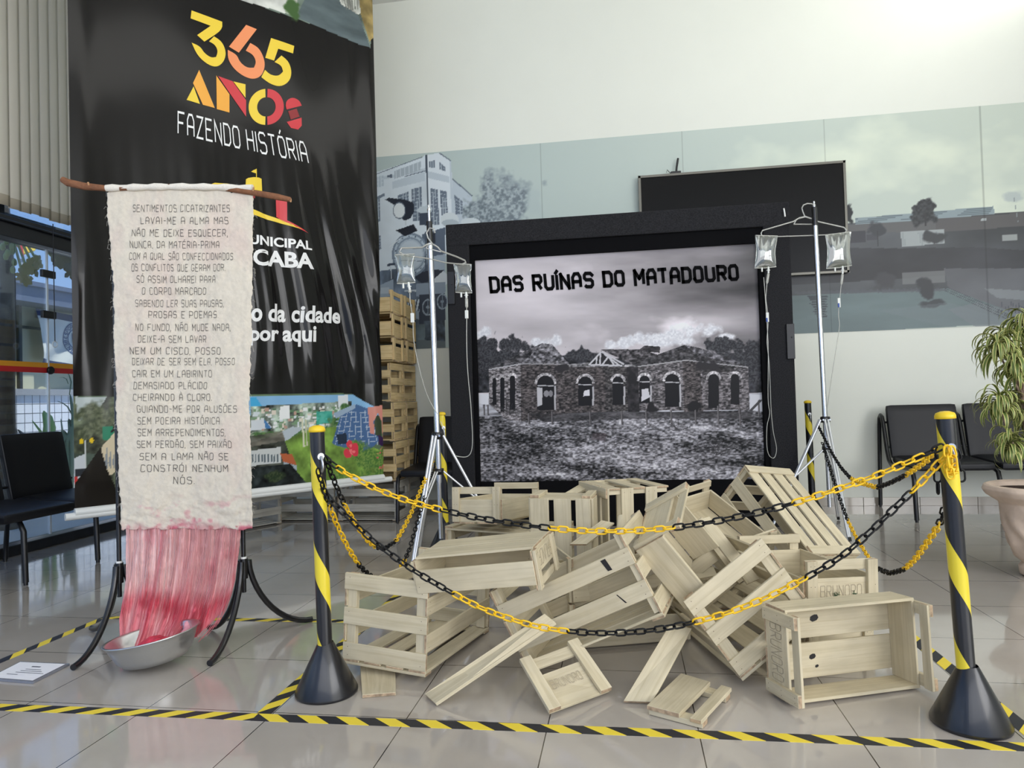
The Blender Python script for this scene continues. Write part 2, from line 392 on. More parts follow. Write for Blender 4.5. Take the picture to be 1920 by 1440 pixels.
    def mesh(s, name, fmap, M, parent=None, thick=None):
        """one grid mesh; fmap(A, B) -> array of points"""
        P = fmap(s.A, s.B).reshape(-1, 3); me = bpy.data.meshes.new(name)
        if parent is not None: P = P - np.array(parent.location)
        idx = np.arange(s.na * s.nb).reshape(s.nb, s.na); F = np.stack([idx[:-1, :-1], idx[:-1, 1:], idx[1:, 1:], idx[1:, :-1]], -1).reshape(-1, 4)
        me.vertices.add(len(P)); me.vertices.foreach_set('co', P.ravel()); nf = len(F)
        me.loops.add(nf * 4); me.loops.foreach_set('vertex_index', F.ravel().astype(np.int32)); me.polygons.add(nf)
        me.polygons.foreach_set('loop_start', np.arange(0, nf * 4, 4, dtype=np.int32)); me.polygons.foreach_set('use_smooth', np.ones(nf, bool))
        c = me.attributes.new('Col', 'FLOAT_COLOR', 'POINT'); rg = lin(np.clip(s.img, 0, 1).reshape(-1, 3) * 255)
        c.data.foreach_set('color', np.concatenate([rg, np.ones((len(rg), 1))], 1).astype(np.float32).ravel())
        me.materials.append(M); me.update(calc_edges=True); me.validate()
        o = bpy.data.objects.new(name, me); COL.objects.link(o)
        if parent is not None: o.parent = parent
        return o
# ================================================================== the room
YW = 6.485; XL = -4.32; ZC = 4.86; XR = 6.0; YB = -5.0
TILE = 0.45004; TX = -2.51276; TY = 2.62638
def floor_mat():
    M = bpy.data.materials.new('polished_floor_tile'); M.use_nodes = True; n = M.node_tree.nodes; l = M.node_tree.links
    b = n['Principled BSDF']; tc = n.new('ShaderNodeTexCoord'); sp = n.new('ShaderNodeSeparateXYZ'); l.new(tc.outputs['Object'], sp.inputs[0])
    def math_(op, a, v):
        x = n.new('ShaderNodeMath'); x.operation = op; l.new(a, x.inputs[0])
        if isinstance(v, (int, float)): x.inputs[1].default_value = v
        elif v is not None: l.new(v, x.inputs[1])
        return x.outputs[0]
    ds = []; ids = []
    for ax, o in ((0, TX), (1, TY)):
        t = math_('DIVIDE', math_('SUBTRACT', sp.outputs[ax], o), TILE)
        fr = math_('FRACT', t, None); d = math_('ABSOLUTE', math_('SUBTRACT', fr, 0.5), None); ds.append(math_('GREATER_THAN', d, 0.5 - 0.0017 / TILE))
        ids.append(math_('FLOOR', t, None))
    g = math_('MAXIMUM', ds[0], ds[1])
    cb = n.new('ShaderNodeCombineXYZ'); l.new(ids[0], cb.inputs[0]); l.new(ids[1], cb.inputs[1])
    wn_ = n.new('ShaderNodeTexWhiteNoise'); wn_.noise_dimensions = '3D'; l.new(cb.outputs[0], wn_.inputs['Vector'])
    ns = n.new('ShaderNodeTexNoise'); ns.inputs['Scale'].default_value = 2.5; ns.inputs['Detail'].default_value = 5; l.new(tc.outputs['Object'], ns.inputs['Vector'])
    mx = n.new('ShaderNodeMath'); mx.operation = 'MULTIPLY_ADD'; mx.inputs[1].default_value = 0.25; l.new(wn_.outputs['Value'], mx.inputs[0]); l.new(ns.outputs['Fac'], mx.inputs[2])
    cr = n.new('ShaderNodeValToRGB'); e = cr.color_ramp.elements
    e[0].position = 0.35; e[0].color = rgba((172, 164, 154)); e[1].position = 0.85; e[1].color = rgba((188, 181, 172)); l.new(mx.outputs[0], cr.inputs[0])
    mi = n.new('ShaderNodeMix'); mi.data_type = 'RGBA'; l.new(g, mi.inputs[0]); l.new(cr.outputs[0], mi.inputs[6]); mi.inputs[7].default_value = rgba((52, 48, 45))
    l.new(mi.outputs[2], b.inputs['Base Color']); b.inputs['Roughness'].default_value = 0.10; b.inputs['Specular IOR Level'].default_value = 0.5
    b.inputs['Coat Weight'].default_value = 0.6; b.inputs['Coat Roughness'].default_value = 0.04
    return M
FLOOR = floor_mat()
WALL = mat('white_wall_paint', (228, 230, 219), 0.6, noise=(3, 0.012))
CEIL = mat('ceiling_paint', (238, 238, 232), 0.8)
BLACKALU = mat('black_window_frame', (24, 25, 29), 0.35)
BASE = mat('baseboard_tile', (170, 162, 150), 0.15, coat=0.5)
b = MB(); b.box((XL - 0.3, YB, -0.1), (XR, YW + 0.15, 0.0)); struct(b, 'floor', FLOOR)
b = MB(); b.box((XL - 0.15, YW, 0.0), (XR, YW + 0.15, ZC)); struct(b, 'wall_back', WALL)
b = MB()
for y0, y1, z0, z1 in ((YB, YW + .15, 0, .95), (YB, YW + .15, 3.85, ZC), (YB, -4.0, .95, 3.85), (.8, YW + .15, .95, 3.85)): b.box((XR, y0, z0), (XR + 0.15, y1, z1))
struct(b, 'wall_right', WALL)
b = MB()
for y in (-3.98, -2.4, -.8, .78): b.box((XR + .03, y - .03, .95), (XR + .11, y + .03, 3.85))
for z in (.98, 2.4, 3.82): b.box((XR + .03, -4.0, z - .03), (XR + .11, .8, z + .03))
struct(b, 'window_3', BLACKALU)
b = MB(); b.box((XL - 0.15, YB, ZC), (XR + 0.15, YW + 0.15, ZC + 0.12)); struct(b, 'ceiling', CEIL)
b = MB()
for i in range(23):
    x0 = XL + 0.02 + i * TILE; x1 = min(x0 + TILE - 0.003, XR)
    if x1 > x0: b.box((x0, YW - 0.011, 0.0), (x1, YW, 0.0725))
struct(b, 'baseboard_back', BASE, 0.0015)
# glazed left wall: black frame, clear panes, a sticker band, glass joints with black clamps
GLASS = mat_clear('window_glass', (244, 249, 250), 0.0, refl=0.35)
fr = MB(); ys = [YB + 0.05, -2.4, 0.2, 2.7, 4.02, 6.44]
fr.box((XL - 0.07, YB, 0.0), (XL + 0.07, YW - 0.02, 0.075)); fr.box((XL - 0.07, YB, 2.245), (XL + 0.07, YW - 0.02, 2.40)); fr.box((XL - 0.07, YB, ZC - 0.12), (XL + 0.07, YW - 0.02, ZC))
fr.box((XL + 0.07, YB, 2.345), (XL + 0.10, YW - 0.02, 2.36))
for y in (YB + 0.04, 0.2, 6.43): fr.box((XL - 0.05, y - 0.035, 0.075), (XL + 0.05, y + 0.035, 2.25))
for y in (YB + 0.04, -2.4, 0.2, 2.7, 4.3, 6.43): fr.box((XL - 0.05, y - 0.035, 2.39), (XL + 0.05, y + 0.035, ZC - 0.1))
win = struct(fr, 'window_1', BLACKALU, 0.004)
g = MB()
for a, c, z0, z1 in ((YB + 0.08, 0.16, 0.08, 2.24), (0.24, 2.35, 0.08, 2.24), (2.355, 4.742, 0.08, 2.24), (4.75, 6.39, 0.08, 2.24), (YB + 0.08, 4.26, 2.41, ZC - 0.13), (4.34, 6.39, 2.41, ZC - 0.13)):
    g.box((XL - 0.004, a, z0), (XL + 0.004, c, z1))
part(g, 'glass', GLASS, win)
g = MB()
for y in (4.746, 2.352): g.box((XL - 0.004, y - 0.007, 0.08), (XL + 0.008, y + 0.007, 2.24))
part(g, 'glass_joint', mat('bright_glass_edge', (222, 230, 234), 0.15), win)
g = MB()
for z in (2.05, 1.74):
    for y in (4.746, 2.352): g.box((XL + 0.008, y - 0.075, z - 0.028), (XL + 0.034, y + 0.055, z + 0.028))
g.lathe([(0.03, -0.012), (0.03, 0.012)], 14, (XL + 0.02, 4.75, 1.318), R=np.array([[0, 0, 1], [0, 1, 0], [1, 0, 0]]), caps=True)
part(g, 'clamp', mat('black_plastic', (20, 20, 22), 0.4), win, 0.004)
g = MB(); g.box((XL + 0.005, YB + 0.1, 1.338), (XL + 0.0065, 6.38, 1.375)); part(g, 'yellow_safety_stripe', mat('stripe_orange', (232, 160, 38), 0.5), win)
g = MB(); g.box((XL + 0.005, YB + 0.1, 1.298), (XL + 0.0065, 6.38, 1.338)); part(g, 'red_safety_stripe', mat('stripe_red', (196, 40, 42), 0.5), win)
# vertical blind hanging in front of the upper panes
SLAT = mat_attr('blind_fabric', 'Col', 0.8, 0.2, trans=0.22)
def blind(ya, yb, label):
    vb = empty('vertical_blind', (XL + 0.13, (ya + yb) / 2, 2.42), label, 'blind')
    g = MB(); g.box((XL + 0.10, ya - .06, ZC - 0.09), (XL + 0.16, yb + .02, ZC - 0.03)); part(g, 'headrail', mat('white_metal', (225, 225, 220), 0.4), vb)
    n = int((yb - ya) / .088)
    for k in range(n + 1):
        y = yb - .05 - k * .088
        ang = 0.10 + 0.05 * math.sin(k * 2.1); w = 0.0475; x = XL + 0.13; zb = 2.435 + 0.006 * math.sin(k * 1.7)
        g = MB(); dx = math.sin(ang) * w; dy = math.cos(ang) * w; vs = []; R_ = 5
        for z in (zb, zb + 0.075, zb + 0.076, ZC - 0.09):
            for j in range(R_):
                t = j / (R_ - 1) * 2 - 1; bow = 0.006 * (1 - t * t); vs.append((x + dx * t + bow * math.cos(ang), y + dy * t - bow * math.sin(ang), z))
        g.add(vs, [(i * R_ + j, i * R_ + j + 1, (i + 1) * R_ + j + 1, (i + 1) * R_ + j) for i in range(3) for j in range(R_ - 1)], 0, True)
        o = part(g, 'slat', SLAT, vb); c = o.data.attributes.new('Col', 'FLOAT_COLOR', 'POINT')
        cols = [rgba((214, 203, 180))] * (2 * R_) + [rgba((250, 243, 226))] * (2 * R_); c.data.foreach_set('color', np.array(cols, np.float32).ravel())
        md = o.modifiers.new('thickness', 'SOLIDIFY'); md.thickness = 0.0012
blind(1.6, 5.00, 'cream vertical blind hanging over the upper panes of the left glass wall')
blind(5.10, 6.40, 'added cream vertical blind, out of view behind the black banner, blocking sun')  # second blind added out of view to keep sun off the far corner
b = MB(); b.box((XL - .45, YB, 2.40), (XL - .07, YW, 2.46)); struct(b, 'added_sun_ledge', BLACKALU)  # ledge added outside the glass to block sun through the lower panes
# glass front behind the visitor: posts and rails only (it lies out of the picture)
fr = MB()
for x in (XL, -1.6, 1.0, 3.6, XR): fr.box((x - 0.04, YB - 0.05, 0.0), (x + 0.04, YB + 0.05, ZC))
for z in (0.04, 2.3, ZC - 0.05): fr.box((XL, YB - 0.05, z - 0.04), (XR, YB + 0.05, z + 0.04))
struct(fr, 'window_2', BLACKALU)

# ------------------------------------------------------------------ mural printed on the back wall
def ab_wall(x, y):
    p = on_y(x, y, YW); return p[0], p[2]
mu = Print(ab_wall, -2.75, 5.0, 1.503, 3.368, 0.0072)
T = np.clip((mu.A + 2.3) / 5.5, 0, 1); V = (mu.B - 1.503) / 1.865
base = np.stack([178 + 20 * T, 193 + 14 * T, 190 + 4 * T], -1) / 255
k = fbm(mu.A * 1.3, mu.B * 2.0, 5, 5); cl = np.clip((k - 0.47) * 4, 0, 1) * np.clip((mu.A + 0.2) * 1.2, 0, 1)
base = base + cl[..., None] * np.array([0.10, 0.09, 0.06]); mu.img[:] = base
r4 = lambda u, v: (640 + u / 3.692, 250 + v / 3.692)
r5 = lambda u, v: (1160 + u / 2.526, 250 + v / 2.526)
def P4(*q): return [r4(q[i], q[i + 1]) for i in range(0, len(q), 2)]
def P5(*q): return [r5(q[i], q[i + 1]) for i in range(0, len(q), 2)]
W1 = (203, 213, 219); W2 = (186, 198, 206); DK = (92, 104, 118)
mu.poly(P4(150, 300, 560, 170, 580, 150, 680, 138, 760, 195, 768, 315, 905, 430, 905, 760, 150, 1120), W1, tex=(3, 3, 0.05, 2))
mu.poly(P4(585, 150, 680, 138, 760, 195, 765, 640, 600, 640), (214, 223, 228))
mu.poly(P4(768, 315, 905, 430, 905, 760, 768, 640), W2)
mu.poly(P4(150, 350, 585, 262, 585, 240, 150, 330), W2); mu.poly(P4(355, 335, 580, 265, 580, 330, 355, 385), W2); mu.poly(P4(600, 262, 750, 300, 750, 345, 600, 310), W2)
mu.poly(P4(366, 262, 550, 195, 550, 255, 366, 318), (168, 180, 188))
for u in range(380, 550, 30): mu.line(r4(u, 315 - (u - 366) * .35), r4(u, 258 - (u - 366) * .35), 1.6, W1)
mu.line(r4(150, 318), r4(560, 165), 1.4, DK); mu.line(r4(588, 150), r4(600, 520), 3, (70, 80, 92)); mu.line(r4(590, 258), r4(440, 300), 1.6, DK); mu.line(r4(680, 138), r4(760, 192), 2.2, DK); mu.line(r4(768, 315), r4(908, 435), 2.2, DK); mu.line(r4(755, 195), r4(768, 560), 2.5, W2)
def wind(q, nx, ny, c=(104, 116, 130), lc=(178, 190, 198)):
    q = [np.array(r4(*p)) for p in q]; mu.poly(q, c)
    for i in range(1, nx): mu.line(q[0] + (q[1] - q[0]) * i / nx, q[3] + (q[2] - q[3]) * i / nx, 0.8, lc)
    for j in range(1, ny): mu.line(q[0] + (q[3] - q[0]) * j / ny, q[1] + (q[2] - q[1]) * j / ny, 0.8, lc)
wind([(486, 388), (556, 370), (562, 600), (496, 612)], 4, 9); wind([(392, 430), (466, 404), (470, 560), (400, 575)], 4, 7); wind([(616, 380), (668, 390), (680, 636), (624, 632)], 3, 9)
wind([(684, 394), (730, 404), (738, 560), (692, 570)], 3, 7); wind([(784, 428), (838, 470), (842, 560), (790, 560)], 3, 5); wind([(606, 196), (650, 186), (650, 240), (606, 238)], 3, 2); wind([(678, 196), (720, 236), (720, 264), (680, 250)], 3, 2)
wind([(236, 460), (266, 450), (270, 610), (240, 620)], 3, 6); wind([(240, 715), (275, 705), (278, 800), (244, 820)], 2, 5); wind([(236, 305), (294, 290), (294, 365), (240, 378)], 3, 3, (176, 190, 200), W1)
mu.poly(P4(228, 450, 300, 414, 304, 432, 228, 470), (110, 122, 135)); mu.poly(P4(315, 290, 352, 285, 352, 310, 318, 305), DK)
mu.blob(r4(1130, 460), 58, 48, (150, 162, 165), 3, 0.42, 9, 0.3); mu.blob(r4(1110, 480), 56, 46, (112, 124, 130), 3, 0.46, 9, 0.3, (168, 180, 182)); mu.blob(r4(960, 570), 34, 24, (106, 118, 124), 8, 0.44, 10, 0.25, (160, 172, 176)); mu.blob(r4(1330, 480), 26, 46, (176, 190, 188), 6, 0.5, 9, 0.7, alpha=0.7)
# steam locomotive
mu.poly(P4(230, 960, 420, 930, 720, 940, 720, 1440, 230, 1440), (104, 118, 134), tex=(9, 5, 0.35, 12)); mu.poly(P4(250, 1060, 360, 1010, 360, 1110, 250, 1170), (150, 164, 178)); mu.poly(P4(560, 700, 720, 650, 720, 960, 560, 960), (84, 96, 112))
mu.poly(P4(640, 850, 720, 836, 720, 1040, 640, 1060), (164, 178, 190)); mu.ell(r4(690, 1010), 14, 15, (208, 216, 220))
for rr, c in ((152, (120, 134, 148)), (136, (176, 190, 200)), (120, (128, 142, 156)), (108, (170, 184, 194))): mu.ell(r4(480, 840), rr / 3.692 * .85, rr / 3.692, c)
for t in range(0, 360, 24): mu.ell(r4(480 + 108 * math.cos(math.radians(t)), 840 + 128 * math.sin(math.radians(t))), 1.5, 1.5, (84, 96, 110))
mu.ell(r4(480, 840), 22, 26, (186, 198, 206)); mu.line(r4(395, 800), r4(560, 795), 1.2, (96, 108, 122)); mu.line(r4(400, 880), r4(560, 885), 1.2, (96, 108, 122)); mu.line(r4(470, 740), r4(475, 940), 1.0, (110, 122, 136)); mu.line(r4(330, 790), r4(420, 720), 1.4, (210, 218, 222)); mu.line(r4(340, 905), r4(350, 1010), 1.6, (196, 206, 212)); mu.poly(P4(318, 905, 372, 895, 372, 912, 318, 922), (60, 70, 84)); mu.line(r4(585, 680), r4(585, 960), 2.2, (70, 82, 96)); mu.poly(P4(600, 690, 650, 690, 655, 760, 600, 765), (34, 40, 52)); mu.line(r4(560, 1010), r4(590, 960), 2.0, (206, 214, 218)); mu.line(r4(440, 1090), r4(530, 1090), 3.0, (190, 200, 206)); mu.poly(P4(270, 1070, 330, 1065, 330, 1110, 270, 1110), (176, 188, 196)); mu.poly(P4(378, 672, 500, 630, 530, 675, 440, 714), (26, 30, 40)); mu.line(r4(445, 640), r4(445, 600), 3, (190, 200, 205))
mu.poly(P4(304, 460, 330, 446, 440, 460, 500, 480, 505, 540, 480, 590, 440, 605, 400, 580, 440, 560, 430, 510, 360, 492), (34, 40, 52)); mu.ell(r4(402, 535), 12, 16, (92, 104, 118)); mu.ell(r4(402, 535), 10.5, 14, (214, 221, 222))
mu.poly(P4(542, 545, 622, 545, 628, 640, 542, 636), (58, 68, 84)); mu.poly(P4(520, 540, 548, 505, 600, 500, 634, 520, 620, 550, 545, 552), (186, 198, 204)); mu.ell(r4(750, 600), 17, 14, (205, 214, 216)); mu.ell(r4(755, 622), 16, 7, (170, 182, 188)); mu.ell(r4(895, 615), 18, 8, (202, 212, 214))
mu.poly(P4(505, 1000, 560, 960, 640, 945, 716, 945, 640, 1010, 560, 1040), (36, 42, 56)); mu.poly(P4(460, 1160, 540, 1150, 540, 1290, 470, 1270), (150, 164, 176))
for u in range(470, 545, 22): mu.line(r4(u, 1150), r4(u - 14, 1230), 3, (196, 206, 212)); mu.line(r4(u + 11, 1150), r4(u - 3, 1230), 2.4, (50, 58, 70))
mu.poly(P4(520, 1040, 720, 1030, 720, 1140, 520, 1130), (140, 154, 168)); mu.poly(P4(540, 1120, 720, 1110, 720, 1330, 540, 1330), (52, 60, 74))
for c, r in ((r4(600, 1205), 45), (r4(700, 1165), 42)):
    mu.ell(c, r / 3.692 * .9, r / 3.692 * 1.3, (150, 164, 176)); mu.ell(c, r / 3.692 * .72, r / 3.692 * 1.08, (56, 64, 78)); mu.ell(c, 3, 3, (150, 164, 176)); mu.line((c[0], c[1] - 13), (c[0], c[1] + 13), 2.2, (120, 134, 146))
mu.poly(P4(570, 1300, 720, 1290, 720, 1480, 570, 1480), (58, 68, 78), tex=(16, 16, 0.5, 4)); mu.poly(P4(380, 1340, 580, 1320, 580, 1520, 380, 1520), (96, 110, 116), tex=(5, 8, 0.2, 3)); mu.poly(P4(380, 1420, 720, 1440, 720, 1520, 380, 1520), (100, 112, 116))
# river bank with warehouse and its reflection
mu.poly(P5(800, 470, 1075, 430, 1200, 410, 1920, 372, 2000, 368, 2700, 340, 2700, 800, 1660, 748, 1160, 765, 800, 780), (76, 79, 82), tex=(2, 3, 0.18, 21))
mu.poly(P5(800, 540, 1300, 545, 1700, 540, 2000, 560, 2700, 560, 2700, 640, 1600, 670, 1150, 700, 800, 720), (56, 57, 61), tex=(2, 5, 0.16, 22))
mu.poly(P5(1120, 402, 1775, 345, 1778, 382, 1500, 408, 1120, 432), (140, 154, 158))
for j in range(4): mu.line(r5(1120, 406 + j * 7), r5(1775, 352 + j * 8), 0.9, (84, 96, 102))
mu.poly(P5(1080, 436, 1500, 410, 1500, 470, 1080, 470), (96, 96, 96)); mu.poly(P5(1500, 405, 1920, 376, 1920, 440, 1500, 470), (88, 86, 86)); mu.poly(P5(1085, 468, 1168, 462, 1168, 515, 1085, 522), (60, 60, 66)); mu.poly(P5(1175, 480, 1230, 478, 1230, 505, 1175, 508), (70, 70, 76))
mu.poly(P5(1335, 468, 1540, 453, 1542, 522, 1340, 538), (158, 164, 164))
for u in range(1345, 1440, 9): mu.line(r5(u, 470), r5(u + 2, 534), 0.5, (138, 146, 146))
mu.poly(P5(1716, 402, 1742, 400, 1742, 414, 1716, 414), (170, 176, 176)); mu.poly(P5(1815, 482, 1885, 478, 1885, 508, 1815, 510), (150, 154, 152))
mu.blob(r5(1450, 372), 24, 22, (40, 42, 44), 31, 0.5, 12, 0.2, (66, 68, 70)); mu.line(r5(1452, 380), r5(1452, 440), 3, (48, 48, 50)); mu.blob(r5(1225, 455), 20, 16, (62, 64, 68), 32, 0.5, 10, 0.25); mu.line(r5(1225, 460), r5(1228, 535), 3, (50, 50, 54)); mu.blob(r5(1490, 490), 20, 12, (60, 62, 64), 33, 0.5, 12, 0.3); mu.line(r5(1490, 490), r5(1492, 525), 1.5, (60, 60, 62))
mu.blob(r5(1090, 380), 9, 16, (34, 38, 40), 35, 0.5, 14, 0.2); mu.blob(r5(1860, 300), 22, 12, (170, 180, 180), 36, 0.5, 12, 0.5, alpha=0.7); mu.line(r5(1870, 300), r5(1890, 420), 1, (130, 138, 140))
mu.poly(P5(800, 770, 1130, 755, 1400, 745, 1560, 735, 2000, 800, 2700, 820, 2700, 920, 2000, 910, 1770, 905, 800, 960), (100, 116, 117), tex=(1.5, 7, 0.07, 24)); mu.poly(P5(1540, 640, 1700, 640, 2700, 640, 2700, 960, 2000, 900, 1560, 735), (92, 94, 98), tex=(2, 3, 0.1, 26))
for j in range(26):
    u = 830 + j * 27 + 10 * math.sin(j); v = 760 - j * 0.6; mu.poly(P5(u, v - 14, u + 44, v - 6, u + 52, v + 4, u + 8, v + 2), (84, 88, 94), 0.7)
mu.poly(P5(1340, 660, 1545, 650, 1548, 705, 1345, 715), (116, 118, 118), 0.8); mu.blob(r5(1250, 705), 22, 17, (58, 58, 62), 41, 0.5, 10, 0.3); mu.blob(r5(1462, 735), 24, 22, (48, 50, 54), 42, 0.5, 12, 0.25); mu.blob(r5(1480, 810), 24, 8, (56, 60, 64), 43, 0.5, 12, 0.25)
for j in range(9): mu.poly(P5(890 + 8 * (j % 3) + 4 * j, 770 + j * 12, 985 - 6 * (j % 4), 768 + j * 12, 995 - 5 * (j % 3), 776 + j * 12, 900 + 6 * j, 779 + j * 12), (50, 54, 60), 0.85)
mu.poly(P5(1560, 835, 1700, 800, 2000, 880, 2000, 960, 1700, 925), (116, 122, 126), 0.7); mu.poly(P5(1230, 840, 1560, 800, 1900, 905, 1560, 920), (116, 126, 130), 0.35)
for j in range(3): mu.line(r5(1545, 725 + j * 10), r5(1985, 920 + j * 14), 1.2, (66, 70, 76))
for j in range(22): u = 1790 + j * 6; mu.line(r5(u, 875), r5(u + 9 * math.sin(j * 2.3), 810 + 12 * math.sin(j)), 0.7, (70, 74, 80))
mu.poly(P5(1730, 735, 1920, 745, 1920, 790, 1790, 780), (140, 146, 148), 0.6)
for x in (1017, 1283, 1551, 1845): mu.img[:, np.abs(mu.a - ab_wall(x, 400)[0]) < 0.005] *= 0.84
MURAL = mat_attr('mural_vinyl', 'Col', 0.42, 0.4)
o = mu.mesh('wall_mural', lambda A, B: np.stack([A, np.full_like(A, YW - 0.004), B], -1), MURAL)
tag(o, 'wide pale photo mural of factory, steam engine and river printed on the back wall', 'mural')

# ------------------------------------------------------------------ television and its receiver
tv = empty('television', (1.063, YW - 0.03, 2.497), 'large wall-mounted flat television, switched off, with thin grey bezel', 'television')
x0, x1, z0, z1 = 0.185, 1.94, 2.005, 2.973
b = MB(); b.box((x0 + .02, YW - 0.065, z0 + .02), (x1 - .02, YW - 0.062, z1 - .02)); part(b, 'screen', mat('tv_glass', (9, 9, 10), 0.22, spec=0.15), tv)
b = MB()
for lo, hi in (((x0, z0), (x1, z0 + .022)), ((x0, z1 - .022), (x1, z1)), ((x0, z0), (x0 + .022, z1)), ((x1 - .022, z0), (x1, z1))): b.box((lo[0], YW - 0.075, lo[1]), (hi[0], YW - 0.03, hi[1]))
part(b, 'bezel', mat('tv_bezel', (108, 106, 98), 0.35, 0.5), tv, 0.002)
b = MB(); b.box((x0 + .01, YW - 0.062, z0 + .01), (x1 - .01, YW - 0.012, z1 - .01)); part(b, 'back_case', mat('black_plastic', (20, 20, 22), 0.4), tv)
p = on_y(1268, 328, YW - 0.04)
rt = empty('wifi_receiver', (p[0], YW - 0.045, z1), 'small black receiver with stub antenna standing on top of the television', 'receiver')
b = MB(); b.box((p[0] - .05, YW - 0.07, z1), (p[0] + .04, YW - 0.02, z1 + .02)); part(b, 'body', MATS['black_plastic'], rt, .003)
b = MB(); b.tube([(p[0], YW - .045, z1 + .015), (p[0] + .005, YW - .045, z1 + .06), (p[0] + .02, YW - .045, z1 + .14)], .009, 8); part(b, 'antenna', MATS['black_plastic'], rt)
b = MB(); b.tube([(p[0] - .085, YW - .045, z1 + .02), (p[0] - .08, YW - .045, z1 + .045), (p[0] - .05, YW - .045, z1 + .01)], .003, 6); part(b, 'cable', MATS['black_plastic'], rt)

# ------------------------------------------------------------------ black felt partition with the ruin poster
FELT = mat('charcoal_felt', (42, 42, 44), 0.95, spec=0.1, noise=(140, 0.45), bump=(300, 0.3)); FELT2 = mat('dark_felt', (15, 15, 17), 0.95, spec=0.1)
YP = 5.48
pn = empty('felt_partition', (-0.06, YP + 0.1, 0), 'tall black felt-covered partition frame standing behind the crate pile', 'partition')
b = MB(); b.box((-1.372, YP, 0), (-1.185, YP + .26, 2.40)); part(b, 'post', FELT, pn, .012)
b = MB(); b.box((1.06, YP, 0), (1.253, YP + .26, 2.41)); part(b, 'post', FELT, pn, .012)
b = MB(); b.box((-1.372, YP - .004, 2.235), (1.256, YP + .258, 2.412)); part(b, 'top_beam', FELT, pn, .012)
b = MB(); b.box((-1.185, YP + .02, 2.12), (1.06, YP + .2, 2.235)); b.box((-1.185, YP + .02, 0.0), (-1.15, YP + .2, 2.12)); b.box((1.022, YP + .02, 0.0), (1.06, YP + .2, 2.12)); b.box((-1.15, YP + .04, 0.0), (1.022, YP + .2, 0.35)); part(b, 'inner_frame', FELT2, pn, .004)
b = MB(); b.box((-1.15, YP + .075, 0.35), (1.022, YP + .2, 2.14)); part(b, 'backing', FELT2, pn)
for x, z in ((1.226, 1.37), (-1.335, 1.90)):
    b = MB(); b.box((x - .028, YP - .018, z - .13), (x + .028, YP, z + .13)); b.lathe([(0.006, -.004), (0.006, .004)], 8, (x + .008, YP - .02, z + .03), R=np.array([[1, 0, 0], [0, 0, 1], [0, -1, 0]]), caps=True); part(b, 'latch_plate', mat('black_plastic', (20, 20, 22), 0.4), pn, .004)
b = MB(); q = on_y(1469, 392, YP); b.tube([q, q + [0, -.012, 0], q + [.003, -.016, -.03], q + [.006, -.012, -.06]], .006, 8); part(b, 'hook', mat('white_plastic', (232, 232, 228), 0.4), pn)
def ab_poster(x, y):
    p = on_y(x, y, YP + .06); return p[0], p[2]
po = Print(ab_poster, -1.15, 1.022, 0.35, 2.17, 0.0043)
r6 = lambda u, v: (860 + u / 3.097, 420 + v / 3.097)
def P6(*q): return [r6(q[i], q[i + 1]) for i in range(0, len(q), 2)]
T = (po.A + 1.15) / 2.17; V = (po.B - 0.35) / 1.82
g_ = 204 - 104 * np.clip((T - 0.30) * 1.5, 0, 1) * np.clip(V * 1.3 - 0.1, 0, 1); k = fbm(po.A * 1.1 + po.B * .5, po.B * 4.5, 3, 5)
g_ = g_ + (k - 0.5) * 150 * np.clip(0.35 + T, 0, 1) + np.clip(fbm(po.A * 2.2, po.B * 4, 9, 5) - 0.58, 0, 1) * 330 * np.clip((T - .3) * 3, 0, 1)
po.img[:] = np.clip(np.stack([g_, g_ * 0.965, g_ * 0.985], -1) / 255, 0, 0.92)
for u, v, rx, ry in ((880, 700, 40, 30), (960, 690, 70, 40), (1060, 665, 60, 40), (1150, 660, 70, 40), (1260, 640, 80, 50), (1350, 620, 70, 45), (1450, 620, 70, 45), (1220, 690, 200, 35), (1560, 660, 60, 25), (140, 625, 60, 40), (480, 690, 90, 30), (560, 680, 40, 40)):
    po.blob(r6(u, v), rx / 3.097, ry / 3.097, (232, 232, 236), int(u), 0.5, 16, 0.5, (206, 206, 212))
po.poly(P6(95, 730, 480, 760, 900, 780, 1760, 740, 1760, 980, 95, 980), (44, 44, 48), tex=(30, 30, 0.5, 5))
for u, v, rx, ry in ((130, 700, 45, 55), (200, 710, 40, 60), (255, 700, 35, 40), (320, 700, 60, 55), (390, 720, 40, 40), (150, 800, 70, 90), (300, 790, 130, 70), (1510, 700, 90, 60), (1620, 720, 90, 60), (1710, 740, 70, 60), (1690, 830, 80, 80), (680, 760, 90, 40), (760, 770, 60, 30)):
    po.blob(r6(u, v), rx / 3.097, ry / 3.097, (36, 36, 40), int(u + v), 0.5, 22, 0.25, (74, 74, 78))
po.poly(P6(90, 980, 500, 1060, 1760, 980, 1800, 1460, 90, 1460), (150, 150, 156), tex=(6, 26, 0.45, 7))
gm = (po.B < ab_poster(*r6(900, 1100))[1]); k = fbm(po.A * 3.2 + po.B * 4, po.B * 15, 17, 4); k2 = fbm(po.A * 52, po.B * 110, 23, 3)
gv = 104 + (k - .5) * 230 + (k2 - .5) * 250; po.img[gm] = np.clip(np.stack([gv, gv * .985, gv * 1.02], -1) / 255, 0.06, 0.86)[gm]
po.poly(P6(95, 985, 175, 985, 175, 1050, 95, 1040), (214, 214, 220)); po.poly(P6(1690, 990, 1762, 990, 1766, 1090, 1690, 1080), (206, 206, 212))
BR = (72, 67, 67); BD = (44, 42, 42)
tx = (60, 120, 0.62, 31)
